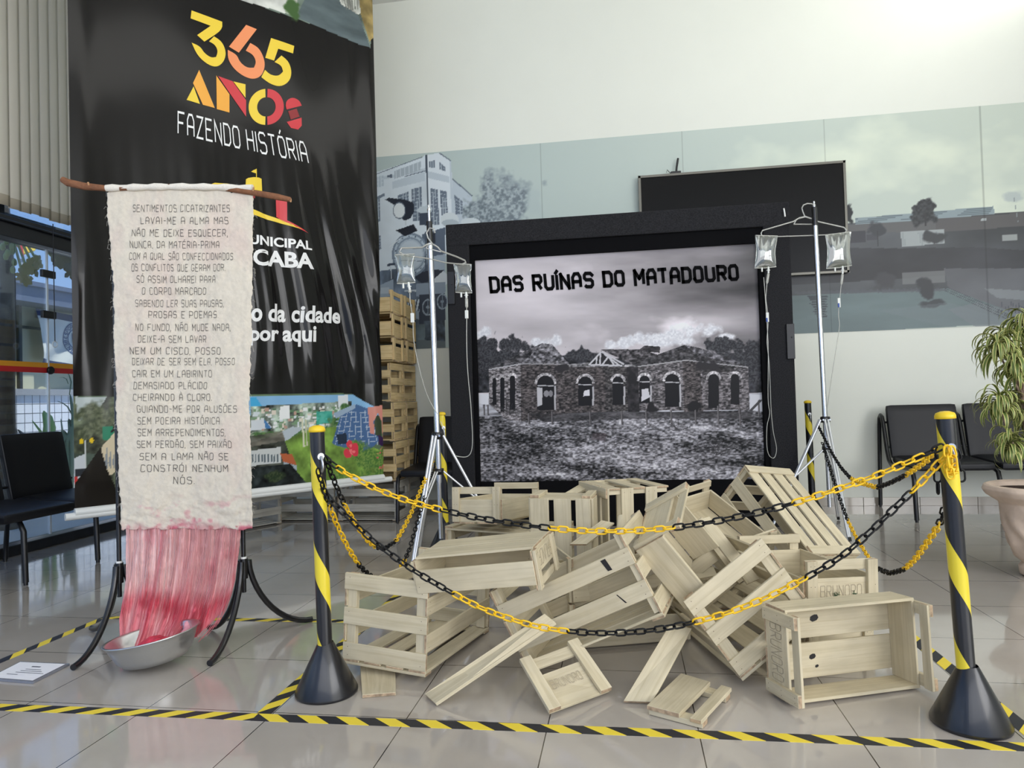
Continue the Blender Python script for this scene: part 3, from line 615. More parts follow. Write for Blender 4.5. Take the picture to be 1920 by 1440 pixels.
po.poly(P6(175, 840, 360, 812, 362, 1145, 270, 1130, 178, 1045), (112, 108, 110), tex=tx); po.poly(P6(360, 812, 640, 815, 640, 1100, 362, 1145), BR, tex=tx); po.poly(P6(640, 825, 850, 828, 850, 1090, 640, 1100), BR, tex=tx); po.poly(P6(850, 828, 1040, 815, 1040, 1085, 850, 1090), (64, 61, 61), tex=tx); po.poly(P6(1040, 820, 1330, 790, 1680, 830, 1690, 1080, 1040, 1085), (94, 90, 92), tex=tx)
po.poly(P6(975, 830, 1040, 825, 1050, 1090, 985, 1090), (40, 38, 40), tex=(30, 30, .5, 3)); po.poly(P6(1300, 790, 1400, 790, 1420, 1100, 1310, 1090), BR, tex=tx); po.poly(P6(1420, 800, 1600, 810, 1600, 860, 1420, 860), BD, 0.8, tex=tx)
po.poly(P6(170, 842, 485, 692, 600, 780, 640, 805, 360, 808, 175, 845), (84, 82, 85), tex=(40, 60, .6, 8)); po.poly(P6(485, 692, 545, 700, 620, 790, 640, 812, 365, 808, 420, 760), (108, 106, 110), tex=(45, 70, .6, 9))
po.poly(P6(640, 815, 760, 805, 850, 825, 1040, 815, 1040, 830, 640, 830), (140, 138, 140), tex=(40, 40, .5, 4)); po.poly(P6(820, 728, 1060, 728, 1160, 760, 1180, 790, 1000, 812), (76, 73, 75), tex=(50, 70, .7, 6)); po.poly(P6(1050, 728, 1080, 706, 1170, 712, 1168, 748, 1060, 740), (58, 55, 57), tex=(50, 70, .5, 6))
po.poly(P6(750, 822, 828, 735, 960, 818, 830, 828), (40, 38, 40))
for q in ((755, 820, 830, 742), (830, 742, 960, 815), (822, 745, 822, 822), (800, 775, 800, 822), (830, 822, 870, 770), (870, 770, 905, 822), (760, 818, 950, 822), (845, 755, 935, 822)): po.line(r6(q[0], q[1]), r6(q[2], q[3]), 3.0, (196, 194, 198))
po.poly(P6(1000, 815, 1310, 702, 1560, 770, 1680, 830, 1340, 790, 1040, 828), (64, 62, 64), tex=(50, 70, .6, 11)); po.poly(P6(1310, 702, 1400, 720, 1560, 772, 1670, 825, 1390, 762), (88, 86, 90), tex=(50, 70, .6, 12)); po.line(r6(1040, 828), r6(1330, 790), 2, (170, 168, 170)); po.line(r6(1330, 792), r6(1680, 832), 2, (160, 158, 160)); po.line(r6(175, 846), r6(362, 812), 2, (180, 178, 182)); po.line(r6(362, 812), r6(640, 815), 2, (150, 148, 150))
for cx, w, t, bt, lt in ((208, 22, 895, 1050, 0), (254, 24, 890, 1090, 0), (313, 32, 880, 1080, 0), (505, 100, 880, 1080, 1), (735, 82, 885, 1055, 1), (925, 64, 885, 1050, 1), (1080, 62, 880, 1040, 1), (1240, 84, 870, 1062, 1), (1480, 62, 870, 1070, 0), (1604, 50, 870, 1048, 0)):
    rim = [r6(cx + (w / 2 + 14) * math.cos(a), t + w / 2 + (w / 2 + 16) * -math.sin(a)) for a in np.linspace(0, math.pi, 14)]; po.poly(rim, (170, 166, 168), tex=(90, 90, .4, 2))
    po.poly([r6(cx + w / 2 * math.cos(a), t + w / 2 - w / 2 * math.sin(a)) for a in np.linspace(0, math.pi, 14)] + [r6(cx - w / 2, bt), r6(cx + w / 2, bt)], (22, 21, 24))
    if lt:
        po.line(r6(cx - w / 2 + 2, t + w * .58), r6(cx + w / 2 - 2, t + w * .6), 1.8, (186, 184, 188)); po.poly(P6(cx + w / 2, t + 60, cx + w / 2 + 10, t + 58, cx + w / 2 + 10, bt, cx + w / 2, bt), (178, 176, 180))
po.poly(P6(456, 950, 486, 950, 486, 1050, 456, 1060), (190, 188, 192)); po.ell(r6(510, 985), 5, 6, (140, 138, 142)); po.ell(r6(535, 985), 4, 6, (130, 128, 132)); po.poly(P6(728, 970, 760, 960, 760, 998, 724, 1000), (216, 214, 220)); po.poly(P6(1062, 960, 1100, 955, 1110, 1005, 1062, 1030), (206, 204, 210))
po.blob(r6(1375, 1060), 12, 14, (30, 28, 30), 4, .5, 25, .3); po.blob(r6(1120, 1070), 12, 10, (34, 32, 34), 5, .5, 25, .3); po.blob(r6(1000, 900), 10, 24, (32, 30, 32), 6, .5, 25, .3); po.blob(r6(600, 840), 14, 8, (44, 42, 44), 7, .5, 25, .3); po.blob(r6(1450, 830), 24, 12, (44, 42, 44), 8, .5, 25, .4)
po.poly(P6(400, 1100, 980, 1090, 1700, 1090, 1700, 1130, 980, 1130, 500, 1150), (58, 56, 58), 0.7, tex=(10, 30, .4, 3))
for u, h in ((150, 60), (172, 60), (278, 90), (410, 65), (545, 75), (765, 75), (950, 80), (1092, 85), (1236, 80), (1376, 85), (1510, 110), (1634, 90), (1745, 70)):
    v = 1165 if 300 < u < 1700 else 1110; po.line(r6(u, v), r6(u - 4, v - h), 3.0, (108, 104, 106)); po.line(r6(u + 4, v), r6(u, v - h), 1.2, (54, 52, 54))
for a_, c_ in ((1690, 1750), (1700, 1760)): po.line(r6(a_, 1085), r6(c_, 1020), 2.5, (70, 68, 70))
for j in range(60):
    a_ = random.uniform(0, 6.28); c0 = random.choice([(1280, 1200), (1500, 1340), (1490, 1300), (300, 1100)]); po.line(r6(*c0), r6(c0[0] + 70 * math.cos(a_), c0[1] - abs(60 * math.sin(a_))), 0.8, (60, 58, 60), 0.8)
po.poly(P6(780, 1215, 860, 1215, 850, 1262, 770, 1250), (72, 62, 66), .6)
POST = mat_attr('poster_print', 'Col', 0.45, 0.2)
ps = po.mesh('ruin_poster', lambda A, B: np.stack([A, np.full_like(A, YP + .06), B], -1), POST)
tag(ps, 'monochrome poster of a ruined brick building with black title, set in the felt partition', 'poster')
ps.modifiers.new('thickness', 'SOLIDIFY').thickness = -0.004
b = MB(); base = np.array(r6(190, 398)); dx = (np.array(r6(1622, 325)) - base)
lines, wd = glyph_lines('DAS RUÍNAS DO MATADOURO', 2.15, 4.0); hx = dx / wd; up = (np.array(r6(1595, 232)) - np.array(r6(1603, 326))) / 6 * 0.92; lean = up
def fmp(q):
    p = base + hx * (q[0]) + up * (0.35 + q[1] * 0.9); w = on_y(p[0], p[1], YP + .051); return w
stroke_mesh(b, lines, 1.58, fmp, 9.0, 0.08, 0, 0.86)
lt = b.build('title_lettering', mat('black_ink', (14, 14, 15), 0.85, spec=0.05)); lt.parent = ps
# ================================================================== hanging banner
BL = (-3.13, 3.57); BRT = (-1.82, 5.31); BLEN = math.hypot(BRT[0] - BL[0], BRT[1] - BL[1]); BU = np.array([(BRT[0] - BL[0]) / BLEN, (BRT[1] - BL[1]) / BLEN, 0]); BN = np.array([BU[1], -BU[0], 0])
def ab_ban(x, y):
    p = on_vert(x, y, BL, BRT); return float((p - np.array([BL[0], BL[1], 0])) @ BU), float(p[2])
def ban_pt(A, B, off=0.0):
    A = np.asarray(A, float); B = np.asarray(B, float)
    low = np.clip((2.9 - B) / 1.2, 0, 1); k = A - 0.16 * (2.6 - B) * np.clip((A - .9), 0, 1)
    d = 0.008 * np.sin(A * 9 + 0.5 * B) + low * np.clip(A / 1.1, .25, 1) * (0.013 * np.sin(k * 19 + 1.1 * np.sin(B * 2.2 + A)) + 0.008 * np.abs(np.sin(k * 23 + B * 1.3 + 1)) + 0.004 * np.sin(k * 61 + 2 * np.sin(B * 3))) * np.clip((B - 1.15) / .5 + .25, .25, 1)
    d = d + 0.010 * np.exp(-((A - .09) / .055) ** 2) * np.clip((B - 0.8), 0, 1) + 0.012 * np.sin((A - 2.0) * 26) * np.clip((A - 1.85) * 5, 0, 1)
    d = d * np.clip((B - .42) * 6, 0, 1) + off
    P = np.zeros(A.shape + (3,)); P[..., 0] = BL[0] + A * BU[0] + d * BN[0]; P[..., 1] = BL[1] + A * BU[1] + d * BN[1]; P[..., 2] = B
    return P
ZB = 0.44
ba = Print(ab_ban, 0.03, BLEN - 0.07, ZB, ZC - 0.06, 0.0062)
ba.img[:] = np.array([24, 23, 22]) / 255
zt = ab_ban(690, 739)[1]
zt2 = ab_ban(147, 745)[1]
# collage along the bottom edge
ba.poly([(100, 744), (330, 742), (760, 736), (780, 1020), (100, 1020)], (92, 112, 84), tex=(6, 6, .2, 3))
ba.poly([(100, 744), (260, 744), (260, 900), (100, 960)], (96, 104, 84), tex=(16, 16, .55, 4)); ba.poly([(140, 744), (200, 744), (180, 775), (146, 790)], (196, 206, 206), .9)
for q in ((175, 775, 34, 20), (200, 800, 30, 26), (165, 805, 22, 22), (215, 780, 20, 18)): ba.blob(q[:2], q[2], q[3], (70, 78, 58), int(q[0]), .5, 14, .3, (112, 118, 92))
ba.poly([(135, 850), (195, 850), (190, 900), (140, 915)], (60, 70, 62), tex=(10, 10, .4, 2)); ba.poly([(138, 860), (160, 850), (160, 905), (137, 912)], (200, 204, 206)); ba.poly([(140, 880), (158, 878), (156, 892), (140, 895)], (50, 54, 58)); ba.poly([(136, 895), (146, 893), (145, 912), (136, 915)], (190, 60, 55)); ba.ell((152, 827), 4, 5, (230, 196, 40)); ba.ell((171, 826), 4, 5, (230, 196, 40)); ba.line((160, 826), (160, 900), 2.5, (206, 210, 206))
ba.poly([(192, 800), (216, 800), (210, 828), (192, 824)], (46, 132, 100)); ba.poly([(188, 840), (220, 805), (224, 832), (224, 880), (192, 900)], (214, 200, 168)); ba.poly([(188, 838), (226, 780), (224, 806), (205, 812)], (38, 36, 34))
for x in range(188, 225, 7): ba.poly([(x, 868), (x + 5, 838 + (x % 3) * 6), (x + 6, 880)], (140, 146, 150))
ba.poly([(136, 912), (188, 838), (200, 880), (240, 960), (240, 1010), (120, 1010)], (30, 27, 24))
ba.poly([(430, 744), (760, 737), (760, 780), (430, 780)], (132, 178, 214)); ba.poly([(470, 744), (480, 744), (492, 762), (470, 775)], (70, 166, 212)); ba.poly([(470, 762), (660, 752), (660, 800), (470, 850)], (128, 140, 128), tex=(20, 20, .5, 6))
for j in range(150):
    x = 470 + RNG.random() * 170; y = 764 + RNG.random() * 38 + (640 - x) * .05; w = 3 + RNG.random() * 7; h = 2 + RNG.random() * 6; c = [(226, 228, 226), (206, 214, 216), (182, 150, 134), (120, 150, 116), (90, 122, 92), (216, 206, 190)][int(RNG.integers(6))]; ba.poly([(x, y), (x + w, y - .4), (x + w, y - h), (x, y - h)], c)
ba.poly([(525, 762), (543, 760), (543, 785), (525, 787)], (232, 234, 232)); ba.poly([(634, 742), (654, 740), (654, 776), (636, 776)], (216, 222, 224)); ba.poly([(592, 772), (622, 770), (622, 792), (592, 796)], (60, 170, 150), .8); ba.poly([(470, 788), (496, 786), (512, 802), (470, 808)], (206, 212, 216)); ba.poly([(495, 786), (502, 792), (510, 804), (498, 803)], (70, 120, 170))
for q in ((500, 815, 40, 7), (640, 790, 26, 12), (620, 815, 22, 16), (560, 815, 22, 12), (650, 770, 12, 10)): ba.blob(q[:2], q[2], q[3], (62, 96, 58), int(q[0] + 5), .5, 14, .3, (98, 130, 76))
ba.poly([(518, 815), (548, 800), (570, 802), (530, 832)], (176, 186, 192)); ba.poly([(526, 832), (575, 806), (630, 800), (720, 850), (730, 900), (575, 915), (548, 880)], (108, 138, 62), tex=(14, 14, .25, 8)); ba.line((566, 785), (570, 838), 3.2, (206, 206, 178)); ba.line((572, 785), (575, 836), 2.4, (188, 190, 160)); ba.poly([(470, 830), (530, 812), (560, 905), (470, 915)], (66, 70, 62), tex=(14, 14, .4, 9))
ba.poly([(470, 845), (528, 838), (528, 868), (470, 874)], (196, 200, 198))
for x in range(472, 526, 6): ba.poly([(x, 852), (x + 3, 851.6), (x + 3, 866), (x, 867)], (92, 104, 110))
ba.poly([(526, 850), (548, 852), (556, 872), (532, 866)], (176, 96, 62)); ba.poly([(532, 866), (556, 873), (556, 882), (532, 874)], (160, 172, 180)); ba.poly([(470, 876), (545, 870), (575, 906), (470, 918)], (38, 44, 44), tex=(20, 20, .5, 2)); ba.blob((510, 893), 26, 10, (40, 54, 36), 4, .5, 20, .3, (64, 76, 50)); ba.poly([(470, 818), (530, 808), (536, 826), (470, 838)], (110, 106, 96), .8, tex=(8, 20, .3, 1))
ba.poly([(622, 830), (640, 775), (670, 758), (696, 768), (712, 820), (690, 850), (625, 834)], (74, 104, 146))
for j in range(7): ba.line((628 + j * 13, 834), (645 + j * 8, 768), 1.0, (176, 190, 204)); ba.line((626 + j, 826 - j * 9), (708 - j * 3, 828 - j * 9), 0.8, (170, 186, 202))
ba.poly([(624, 775), (668, 757), (668, 765), (630, 785)], (150, 170, 190)); ba.poly([(630, 815), (650, 812), (652, 832), (634, 833)], (40, 52, 70)); ba.poly([(660, 738), (770, 736), (770, 772), (716, 772)], (26, 25, 22))
ba.poly([(690, 764), (725, 758), (730, 828), (716, 826), (714, 790), (706, 774), (699, 790), (701, 815), (694, 812)], (206, 138, 122)); ba.poly([(700, 790), (706, 776), (713, 790), (714, 820), (702, 816)], (60, 70, 50)); ba.poly([(706, 815), (730, 826), (730, 842), (708, 834)], (60, 40, 78)); ba.ell((720, 836), 4, 3, (40, 40, 44))
for q in ((690, 860, 24, 22), (715, 870, 20, 30), (670, 840, 20, 16), (640, 890, 22, 14), (700, 895, 34, 14)): ba.blob(q[:2], q[2], q[3], (72, 112, 52), int(q[0] + 15), .5, 20, .35, (122, 150, 74))
for j in range(30): ba.ell((705 + RNG.random() * 24, 835 + RNG.random() * 50), 1.6, 1.6, [(210, 90, 100), (170, 150, 90), (150, 120, 80)][j % 3])
for j in range(9): ba.ell((662 + 6 * math.cos(j * 2.2) * (1 + j % 3), 842 + 5 * math.sin(j * 1.9) * (1 + j % 3)), 6, 7, (214, 62, 78)); ba.ell((662 + 5 * math.cos(j * 1.7), 842 + 9 * math.sin(j * 1.1)), 3, 3, (238, 118, 120))
# picture strip across the top edge
ba.poly([(445, -5), (520, 24), (600, 50), (650, 66), (692, 92), (705, -60), (420, -60)], (116, 130, 118), tex=(6, 6, .3, 12)); ba.poly([(420, -60), (560, -20), (553, 32), (445, -3)], (188, 190, 182), tex=(8, 8, .2, 3)); ba.poly([(575, -10), (610, -30), (672, 30), (692, 92), (600, 50), (555, 33)], (92, 104, 106), tex=(4, 14, .12, 13)); ba.blob((550, 18), 14, 18, (70, 98, 56), 5, .5, 12, .3)
ba.poly([(618, -60), (690, -60), (690, 10), (672, 28), (640, 8)], (176, 178, 168), tex=(20, 8, .3, 3)); ba.poly([(668, -40), (705, -60), (700, 70), (690, 80), (676, 30)], (150, 132, 84), tex=(8, 8, .3, 4))
for j in range(6): ba.line((640 + j * 6, -20), (650 + j * 4, 18), 1.5, (110, 112, 104))
VINYL = mat_attr('glossy_banner_vinyl', 'Col', 0.14, 0.26)
bn = empty('hanging_banner', (BL[0], BL[1], ZB), 'huge glossy black anniversary banner hanging from above at left, collage photos at its foot', 'banner')
ba.mesh('vinyl_sheet', lambda A, B: ban_pt(A, B), VINYL, bn)
fm = lambda q: ban_pt(*ab_ban(*q), off=0.003)
g = MB(); a0, a1 = ab_ban(122, 972)[0], ab_ban(733, 900)[0]
g.tube([ban_pt(a0, .405), ban_pt(a1, .405)], .021, 14); g.tube([ban_pt(0.03, .425, .0), ban_pt(BLEN - .07, .425, .0)], .025, 14); part(g, 'bottom_rod', mat('white_plastic_pipe', (226, 228, 224), 0.35), bn)
g = MB(); g.tube([ban_pt(-.03, ZC - .05), ban_pt(BLEN, ZC - .05)], .022, 12); part(g, 'top_rod', MATS['white_plastic_pipe'], bn)
Z1 = lambda u, v: (u / 2.6667, v / 2.6667)
def PZ(*q): return [Z1(q[i], q[i + 1]) for i in range(0, len(q), 2)]
YL = mat('ink_yellow', (238, 206, 58), .4); OR = mat('ink_orange', (240, 170, 62), .4); SA = mat('ink_salmon', (240, 146, 92), .4); RD = mat('ink_red', (206, 54, 62), .4); DR = mat('ink_dark_red', (140, 34, 38), .4); WH = mat('ink_white', (236, 236, 234), .4)
LM = [YL, OR, SA, RD, DR, WH]
g = MB()
for mi, q in ((0, PZ(955, 55, 1112, 108, 1112, 150, 1020, 210, 983, 178, 1052, 130, 950, 95)),
              (0, PZ(1070, 182, 1110, 207, 1132, 258, 1122, 305, 1088, 336, 1042, 328, 985, 282, 955, 216, 998, 234, 1020, 268, 1055, 290, 1080, 285, 1090, 256, 1075, 224, 1044, 208)),
              (2, PZ(1232, 123, 1284, 146, 1196, 262, 1146, 232)), (2, PZ(1140, 248, 1186, 272, 1200, 308, 1236, 338, 1270, 338, 1282, 310, 1266, 272, 1230, 252, 1252, 214, 1292, 238, 1316, 282, 1325, 330, 1308, 380, 1268, 397, 1218, 380, 1168, 340, 1140, 292)),
              (0, PZ(1353, 192, 1468, 232, 1462, 270, 1388, 246, 1368, 305, 1325, 290)), (0, PZ(1404, 280, 1440, 310, 1456, 362, 1444, 410, 1400, 437, 1350, 422, 1306, 386, 1324, 350, 1350, 376, 1390, 383, 1412, 360, 1404, 330, 1370, 312)),
              (0, PZ(965, 435, 997, 522, 930, 502)), (1, PZ(993, 352, 1073, 541, 1012, 526, 962, 418)), (1, PZ(1081, 378, 1148, 470, 1148, 562, 1083, 546)), (3, PZ(1090, 380, 1164, 405, 1232, 500, 1232, 582)), (0, PZ(1168, 406, 1229, 420, 1229, 488)),
              (0, [Z1(1328 - 84 * math.sin(t), 535 - 90 * math.cos(t)) for t in np.linspace(0.03, math.pi - .03, 16)] + [Z1(1328 - 42 * math.sin(t), 535 - 48 * math.cos(t)) for t in np.linspace(math.pi - .03, 0.03, 16)]),
              (3, [Z1(1334 + 82 * math.sin(t), 535 - 90 * math.cos(t)) for t in np.linspace(0.03, math.pi - .03, 16)] + [Z1(1334 + 42 * math.sin(t), 535 - 48 * math.cos(t)) for t in np.linspace(math.pi - .03, 0.03, 16)]),
              (3, PZ(1424, 530, 1430, 503, 1460, 488, 1494, 504, 1506, 530, 1430, 550)), (4, PZ(1437, 558, 1480, 545, 1495, 585, 1450, 600)), (3, PZ(1430, 612, 1505, 590, 1506, 630, 1487, 650, 1452, 642))):
    poly_mesh(g, rounded(q) if len(q) > 5 and q not in () else q, fm, mi, 1)
part(g, 'anniversary_numerals', LM, bn)
g = MB(); lines, wd = glyph_lines('FAZENDO HISTÓRIA', 1.9, 3.0); tl, tr, br_, bl = [np.array(Z1(*q)) for q in ((888, 562), (1520, 716), (1540, 816), (888, 668))]
def fz(q):
    u = q[0] / wd; v = q[1] / 6.0; p = (bl * (1 - u) + br_ * u) * (1 - v) + (tl * (1 - u) + tr * u) * v; return fm(p)
stroke_mesh(g, lines, 0.62, fz, 1.5); part(g, 'slogan_lettering', WH, bn)
g = MB(); sw = [(390, 348), (410, 340), (440, 346), (470, 354)]
poly_mesh(g, [(388, 349), (402, 343), (425, 344), (470, 352), (478, 356), (478, 362), (440, 352), (410, 349)], fm, 0, 2); poly_mesh(g, [(402, 350), (425, 349), (470, 358), (478, 362), (478, 372), (402, 356)], fm, 4, 2)
poly_mesh(g, PZ(1230, 896, 1242, 889, 1270, 885, 1297, 887, 1310, 893, 1313, 962, 1228, 938), fm, 0, 2); poly_mesh(g, PZ(1281, 842, 1285, 844, 1285, 886, 1281, 886), fm, 0, 1); poly_mesh(g, PZ(1281, 845, 1268, 850, 1256, 858, 1266, 862, 1281, 866), fm, 0, 1)
poly_mesh(g, PZ(1378, 996, 1430, 1010, 1432, 1112, 1381, 1086), fm, 3, 2); poly_mesh(g, PZ(1255, 1042, 1320, 1068, 1400, 1098, 1470, 1130, 1505, 1150, 1440, 1130, 1340, 1098, 1255, 1070), fm, 0, 2); poly_mesh(g, PZ(1378, 1080, 1440, 1108, 1500, 1142, 1540, 1168, 1480, 1142, 1400, 1100), fm, 3, 2)
part(g, 'castle_emblem', LM, bn)
g = MB()
font_mesh(g, 'MUNICIPAL', [(447, 436), (583, 453), (584, 470), (447, 455)], fm, 0.03); font_mesh(g, 'CABA', [(474, 466), (585, 476), (587, 506), (474, 497)], fm, 0.035); part(g, 'city_hall_lettering', WH, bn)
g = MB()
font_mesh(g, 'o da cidade', [(472, 567), (641, 577), (640, 607), (470, 603)], fm, 0.03); font_mesh(g, 'por aqui', [(469, 612), (590, 612), (590, 651), (468, 648)], fm, 0.03); part(g, 'tagline_lettering', WH, bn)

# ================================================================== gauze installation
CL = (-2.17, 2.75); CR_ = (-1.65, 2.85); CLEN = math.hypot(CR_[0] - CL[0], CR_[1] - CL[1]); CU_ = np.array([(CR_[0] - CL[0]) / CLEN, (CR_[1] - CL[1]) / CLEN, 0]); CN = np.array([CU_[1], -CU_[0], 0])
CF = (CL[0] + CN[0] * .03, CL[1] + CN[1] * .03); CF2 = (CR_[0] + CN[0] * .03, CR_[1] + CN[1] * .03)
def cl_wr(x, y):
    x = np.asarray(x, float); y = np.asarray(y, float)
    d = .006 * (fbm(x / 26, y / 90, 3, 4) - .5) + .010 * (fbm(x / 14 + y / 60, y / 18, 7, 4) - .5) + .006 * np.sin((x - 210) / 30) * np.clip((y - 360) / 300, 0, 1)
    e = np.minimum(x - 203, 475 - x); d = d + .012 * np.clip(1 - e / 22, 0, 1) * (fbm(x / 9, y / 26, 17, 3) - .35) + .014 * (fbm(x / 20, y / 11, 21, 3) - .5) * np.clip((y - 900) / 50, 0, 1)
    return d
def cl_pt(x, y, off=0.0):
    x = np.asarray(x, float); y = np.asarray(y, float); n = np.array([CF2[1] - CF[1], CF[0] - CF2[0], 0.0])
    D = CAM_W + CAM_R * ((x - 960) / FPX)[..., None] - CAM_U * ((y - 720) / FPX)[..., None]
    t = ((np.array([CF[0], CF[1], 0]) - EYE) @ n) / (D @ n); return EYE + D * t[..., None] + CN * (cl_wr(x, y) + off)[..., None]
bt = empty('gauze_text_panel', cl_pt(338, 352), 'long cream gauze cloth hand-stitched with a poem, dyed pink fringe below', 'textile')
ny, nx = 300, 124; yy = np.concatenate([np.linspace(350, 992, ny)]); me_v = []; cols = []
Lx = np.interp(yy, [350, 430, 520, 650, 760, 880, 992], [201, 203, 212, 215, 218, 222, 229]) + 1.8 * (fbm(yy / 9, yy * 0, 4, 3) - .5) * 3
Rx = np.interp(yy, [350, 500, 620, 760, 850, 992], [475, 474, 472, 468, 471, 475]) + 1.6 * (fbm(yy / 9, yy * 0, 6, 3) - .5) * 3
t = np.linspace(0, 1, nx); X = Lx[:, None] * (1 - t) + Rx[:, None] * t; Y = np.repeat(yy[:, None], nx, 1); Y = Y + (Y > 985) * (fbm(X / 8, X * 0, 8, 3) - .5) * 6 + 5.0 * (1 - np.abs(2 * t[None, :] - 1)) * np.clip((380 - Y) / 30, 0, 1) * -0.6
Pc = cl_pt(X, Y)
g = MB(); idx = np.arange(ny * nx).reshape(ny, nx); g.add(Pc.reshape(-1, 3), np.stack([idx[:-1, :-1], idx[1:, :-1], idx[1:, 1:], idx[:-1, 1:]], -1).reshape(-1, 4).tolist(), 0, True)
GAUZE = mat_attr('cream_gauze', 'Col', 0.95, 0.05, bump=(420, 0.35), trans=0.25)
o = part(g, 'gauze_cloth', GAUZE, bt); k = .62 * np.clip((Y - 925) / 60, 0, 1) * np.clip((fbm(X / 22, Y / 16, 41, 5) - .56) * 6, 0, 1) + np.clip((Y - 975) / 18, 0, 1) * .35 * np.clip((fbm(X / 20, X * 0, 44, 2) - .35) * 3, 0, 1) + .06 * np.clip((fbm(X / 50, Y / 90, 47, 3) - .55) * 4, 0, 1)
cc = np.array([238, 229, 212]) + (np.array([212, 92, 118]) - np.array([238, 229, 212])) * np.clip(k, 0, .8)[..., None] + ((fbm(X / 3, Y / 3, 50, 2) - .5) * 16)[..., None]
ca = o.data.attributes.new('Col', 'FLOAT_COLOR', 'POINT'); ca.data.foreach_set('color', np.concatenate([lin(np.clip(cc, 0, 255)).reshape(-1, 3), np.ones((nx * ny, 1))], 1).astype(np.float32).ravel()); o.modifiers.new('thickness', 'SOLIDIFY').thickness = .0015
g = MB(); hem = [cl_pt(np.array(x), np.array(353 + 3 * abs((x - 338) / 137) ** 2 - 2), .006) for x in np.linspace(201, 475, 22)]; g.tube(hem, [.014 + .0025 * math.sin(i * 1.9) for i in range(22)], 12); part(g, 'sleeve_hem', mat('cream_cloth', (228, 221, 208), .95, bump=(200, .4)), bt)
TXT = [('SENTIMENTOS CICATRIZANTES', 250, 431, 391), ('LAVAI-ME A ALMA MAS', 265, 428, 414), ('NÃO ME DEIXE ESQUECER,', 249, 427, 437), ('NUNCA, DA MATÉRIA-PRIMA', 245, 411, 459), ('COM A QUAL SÃO CONFECCIONADOS.', 244, 440, 481), ('OS CONFLITOS QUE GERAM DOR.', 248, 423, 502), ('SÓ ASSIM OLHAREI PARA', 258, 404, 524), ('O CORPO MARCADO', 268, 386, 546), ('SABENDO LER SUAS PAUSAS,', 256, 420, 569), ('PROSAS E POEMAS.', 280, 410, 590), ('NO FUNDO, NÃO MUDE NADA,', 256, 433, 614), ('DEIXE-A SEM LAVAR', 261, 386, 636), ('NEM UM CISCO, POSSO', 246, 414, 658), ('DEIXAR DE SER SEM ELA, POSSO', 250, 441, 678), ('CAIR EM UM LABIRINTO', 250, 397, 701), ('DEMASIADO PLÁCIDO', 253, 388, 723), ('CHEIRANDO À CLORO.', 252, 397, 745), ('GUIANDO-ME POR ALUSÕES', 259, 445, 767), ('SEM POEIRA HISTÓRICA', 260, 412, 789), ('SEM ARREPENDIMENTOS,', 260, 424, 811), ('SEM PERDÃO, SEM PAIXÃO', 259, 435, 833), ('SEM A LAMA NÃO SE', 264, 429, 856), ('CONSTRÓI NENHUM', 266, 428, 878), ('NÓS.', 325, 363, 901)]
for s_, xa, xb, yc in TXT:
    g = MB(); L, wd = glyph_lines(s_, 2.3, 4.2); sx = (xb - xa) / wd; sy = 12.5 / 6
    stroke_mesh(g, L, 0.48, lambda q: cl_pt(np.array(xa + q[0] * sx), np.array(yc + 6.2 - q[1] * sy), .0026), 1.2, 0.26)
    part(g, 'stitched_line', mat('black_thread', (70, 66, 64), .9), bt)
# loose threads along the cut edges
g = MB()
for i in range(90):
    y = random.uniform(380, 985); sd = random.choice((-1, 1)); x = np.interp(y, yy, Lx if sd < 0 else Rx); L = random.uniform(2, 9); q = [(x, y), (x + sd * L * .5, y + random.uniform(-3, 3)), (x + sd * L * .8, y + random.uniform(-2, 9))]
    g.tube([cl_pt(np.array(a), np.array(c)) for a, c in q], .0004, 3, caps=False)
tag(part(g, 'loose_threads', MATS['cream_cloth'], bt), kind='stuff')
# dyed fringe: thin drawn-thread sheet plus strands
def fr_pt(x, y, off=0.0):
    y = np.asarray(y, float); x = np.asarray(x, float); t = np.clip((y - 985) / 200, 0, 1)
    return cl_pt(x, y, -.01) + CN * (0.17 * t ** 2 + off + .008 * np.sin(x / 9) * t + .006 * np.sin(x / 4.1 + y / 40))[..., None]
ny, nx = 70, 200; yy2 = np.linspace(984, 1196, ny); tt = np.linspace(0, 1, nx)
L2 = np.interp(yy2, [984, 1060, 1150, 1196], [236, 240, 251, 262]); R2 = np.interp(yy2, [984, 1030, 1100, 1150, 1196], [452, 449, 445, 434, 392]); X = L2[:, None] * (1 - tt) + R2[:, None] * tt; Y = 984 + (np.repeat(yy2[:, None], nx, 1) - 984) * (1 - .10 * tt[None, :] ** 3)
def dye(X, Y):
    st = fbm(X / 2.2, Y / 160, 5, 3); k = np.clip((Y - 1085 - 40 * (fbm(X / 22, X * 0, 9, 3) - .5) * 2) / 60, 0, 1)
    seam = np.exp(-((X - 301) / 5) ** 2) * .3; blot = np.clip((fbm(X / 40, Y / 40, 13, 4) - .55) * 4, 0, 1) * .35 + np.clip((X - 430) / 20, 0, 1) * np.clip((fbm(X / 12, Y / 22, 15, 3) - .5) * 4, 0, 1) * .6
    k2 = np.clip(.04 + .26 * st + .12 * np.clip((X - 300) / 60, 0, 1) + k * np.clip(.25 + st, 0, 1) * .45 + seam + blot * .8, 0, 1); band = np.exp(-((Y - 1128 - 12 * np.sin(X / 26)) / 15) ** 2) * .5; k2 = np.clip(k2 + band * (.4 + st * .8), 0, 1)
    return np.array([242, 214, 207]) + (np.array([194, 62, 78]) - np.array([242, 214, 207])) * k2[..., None]
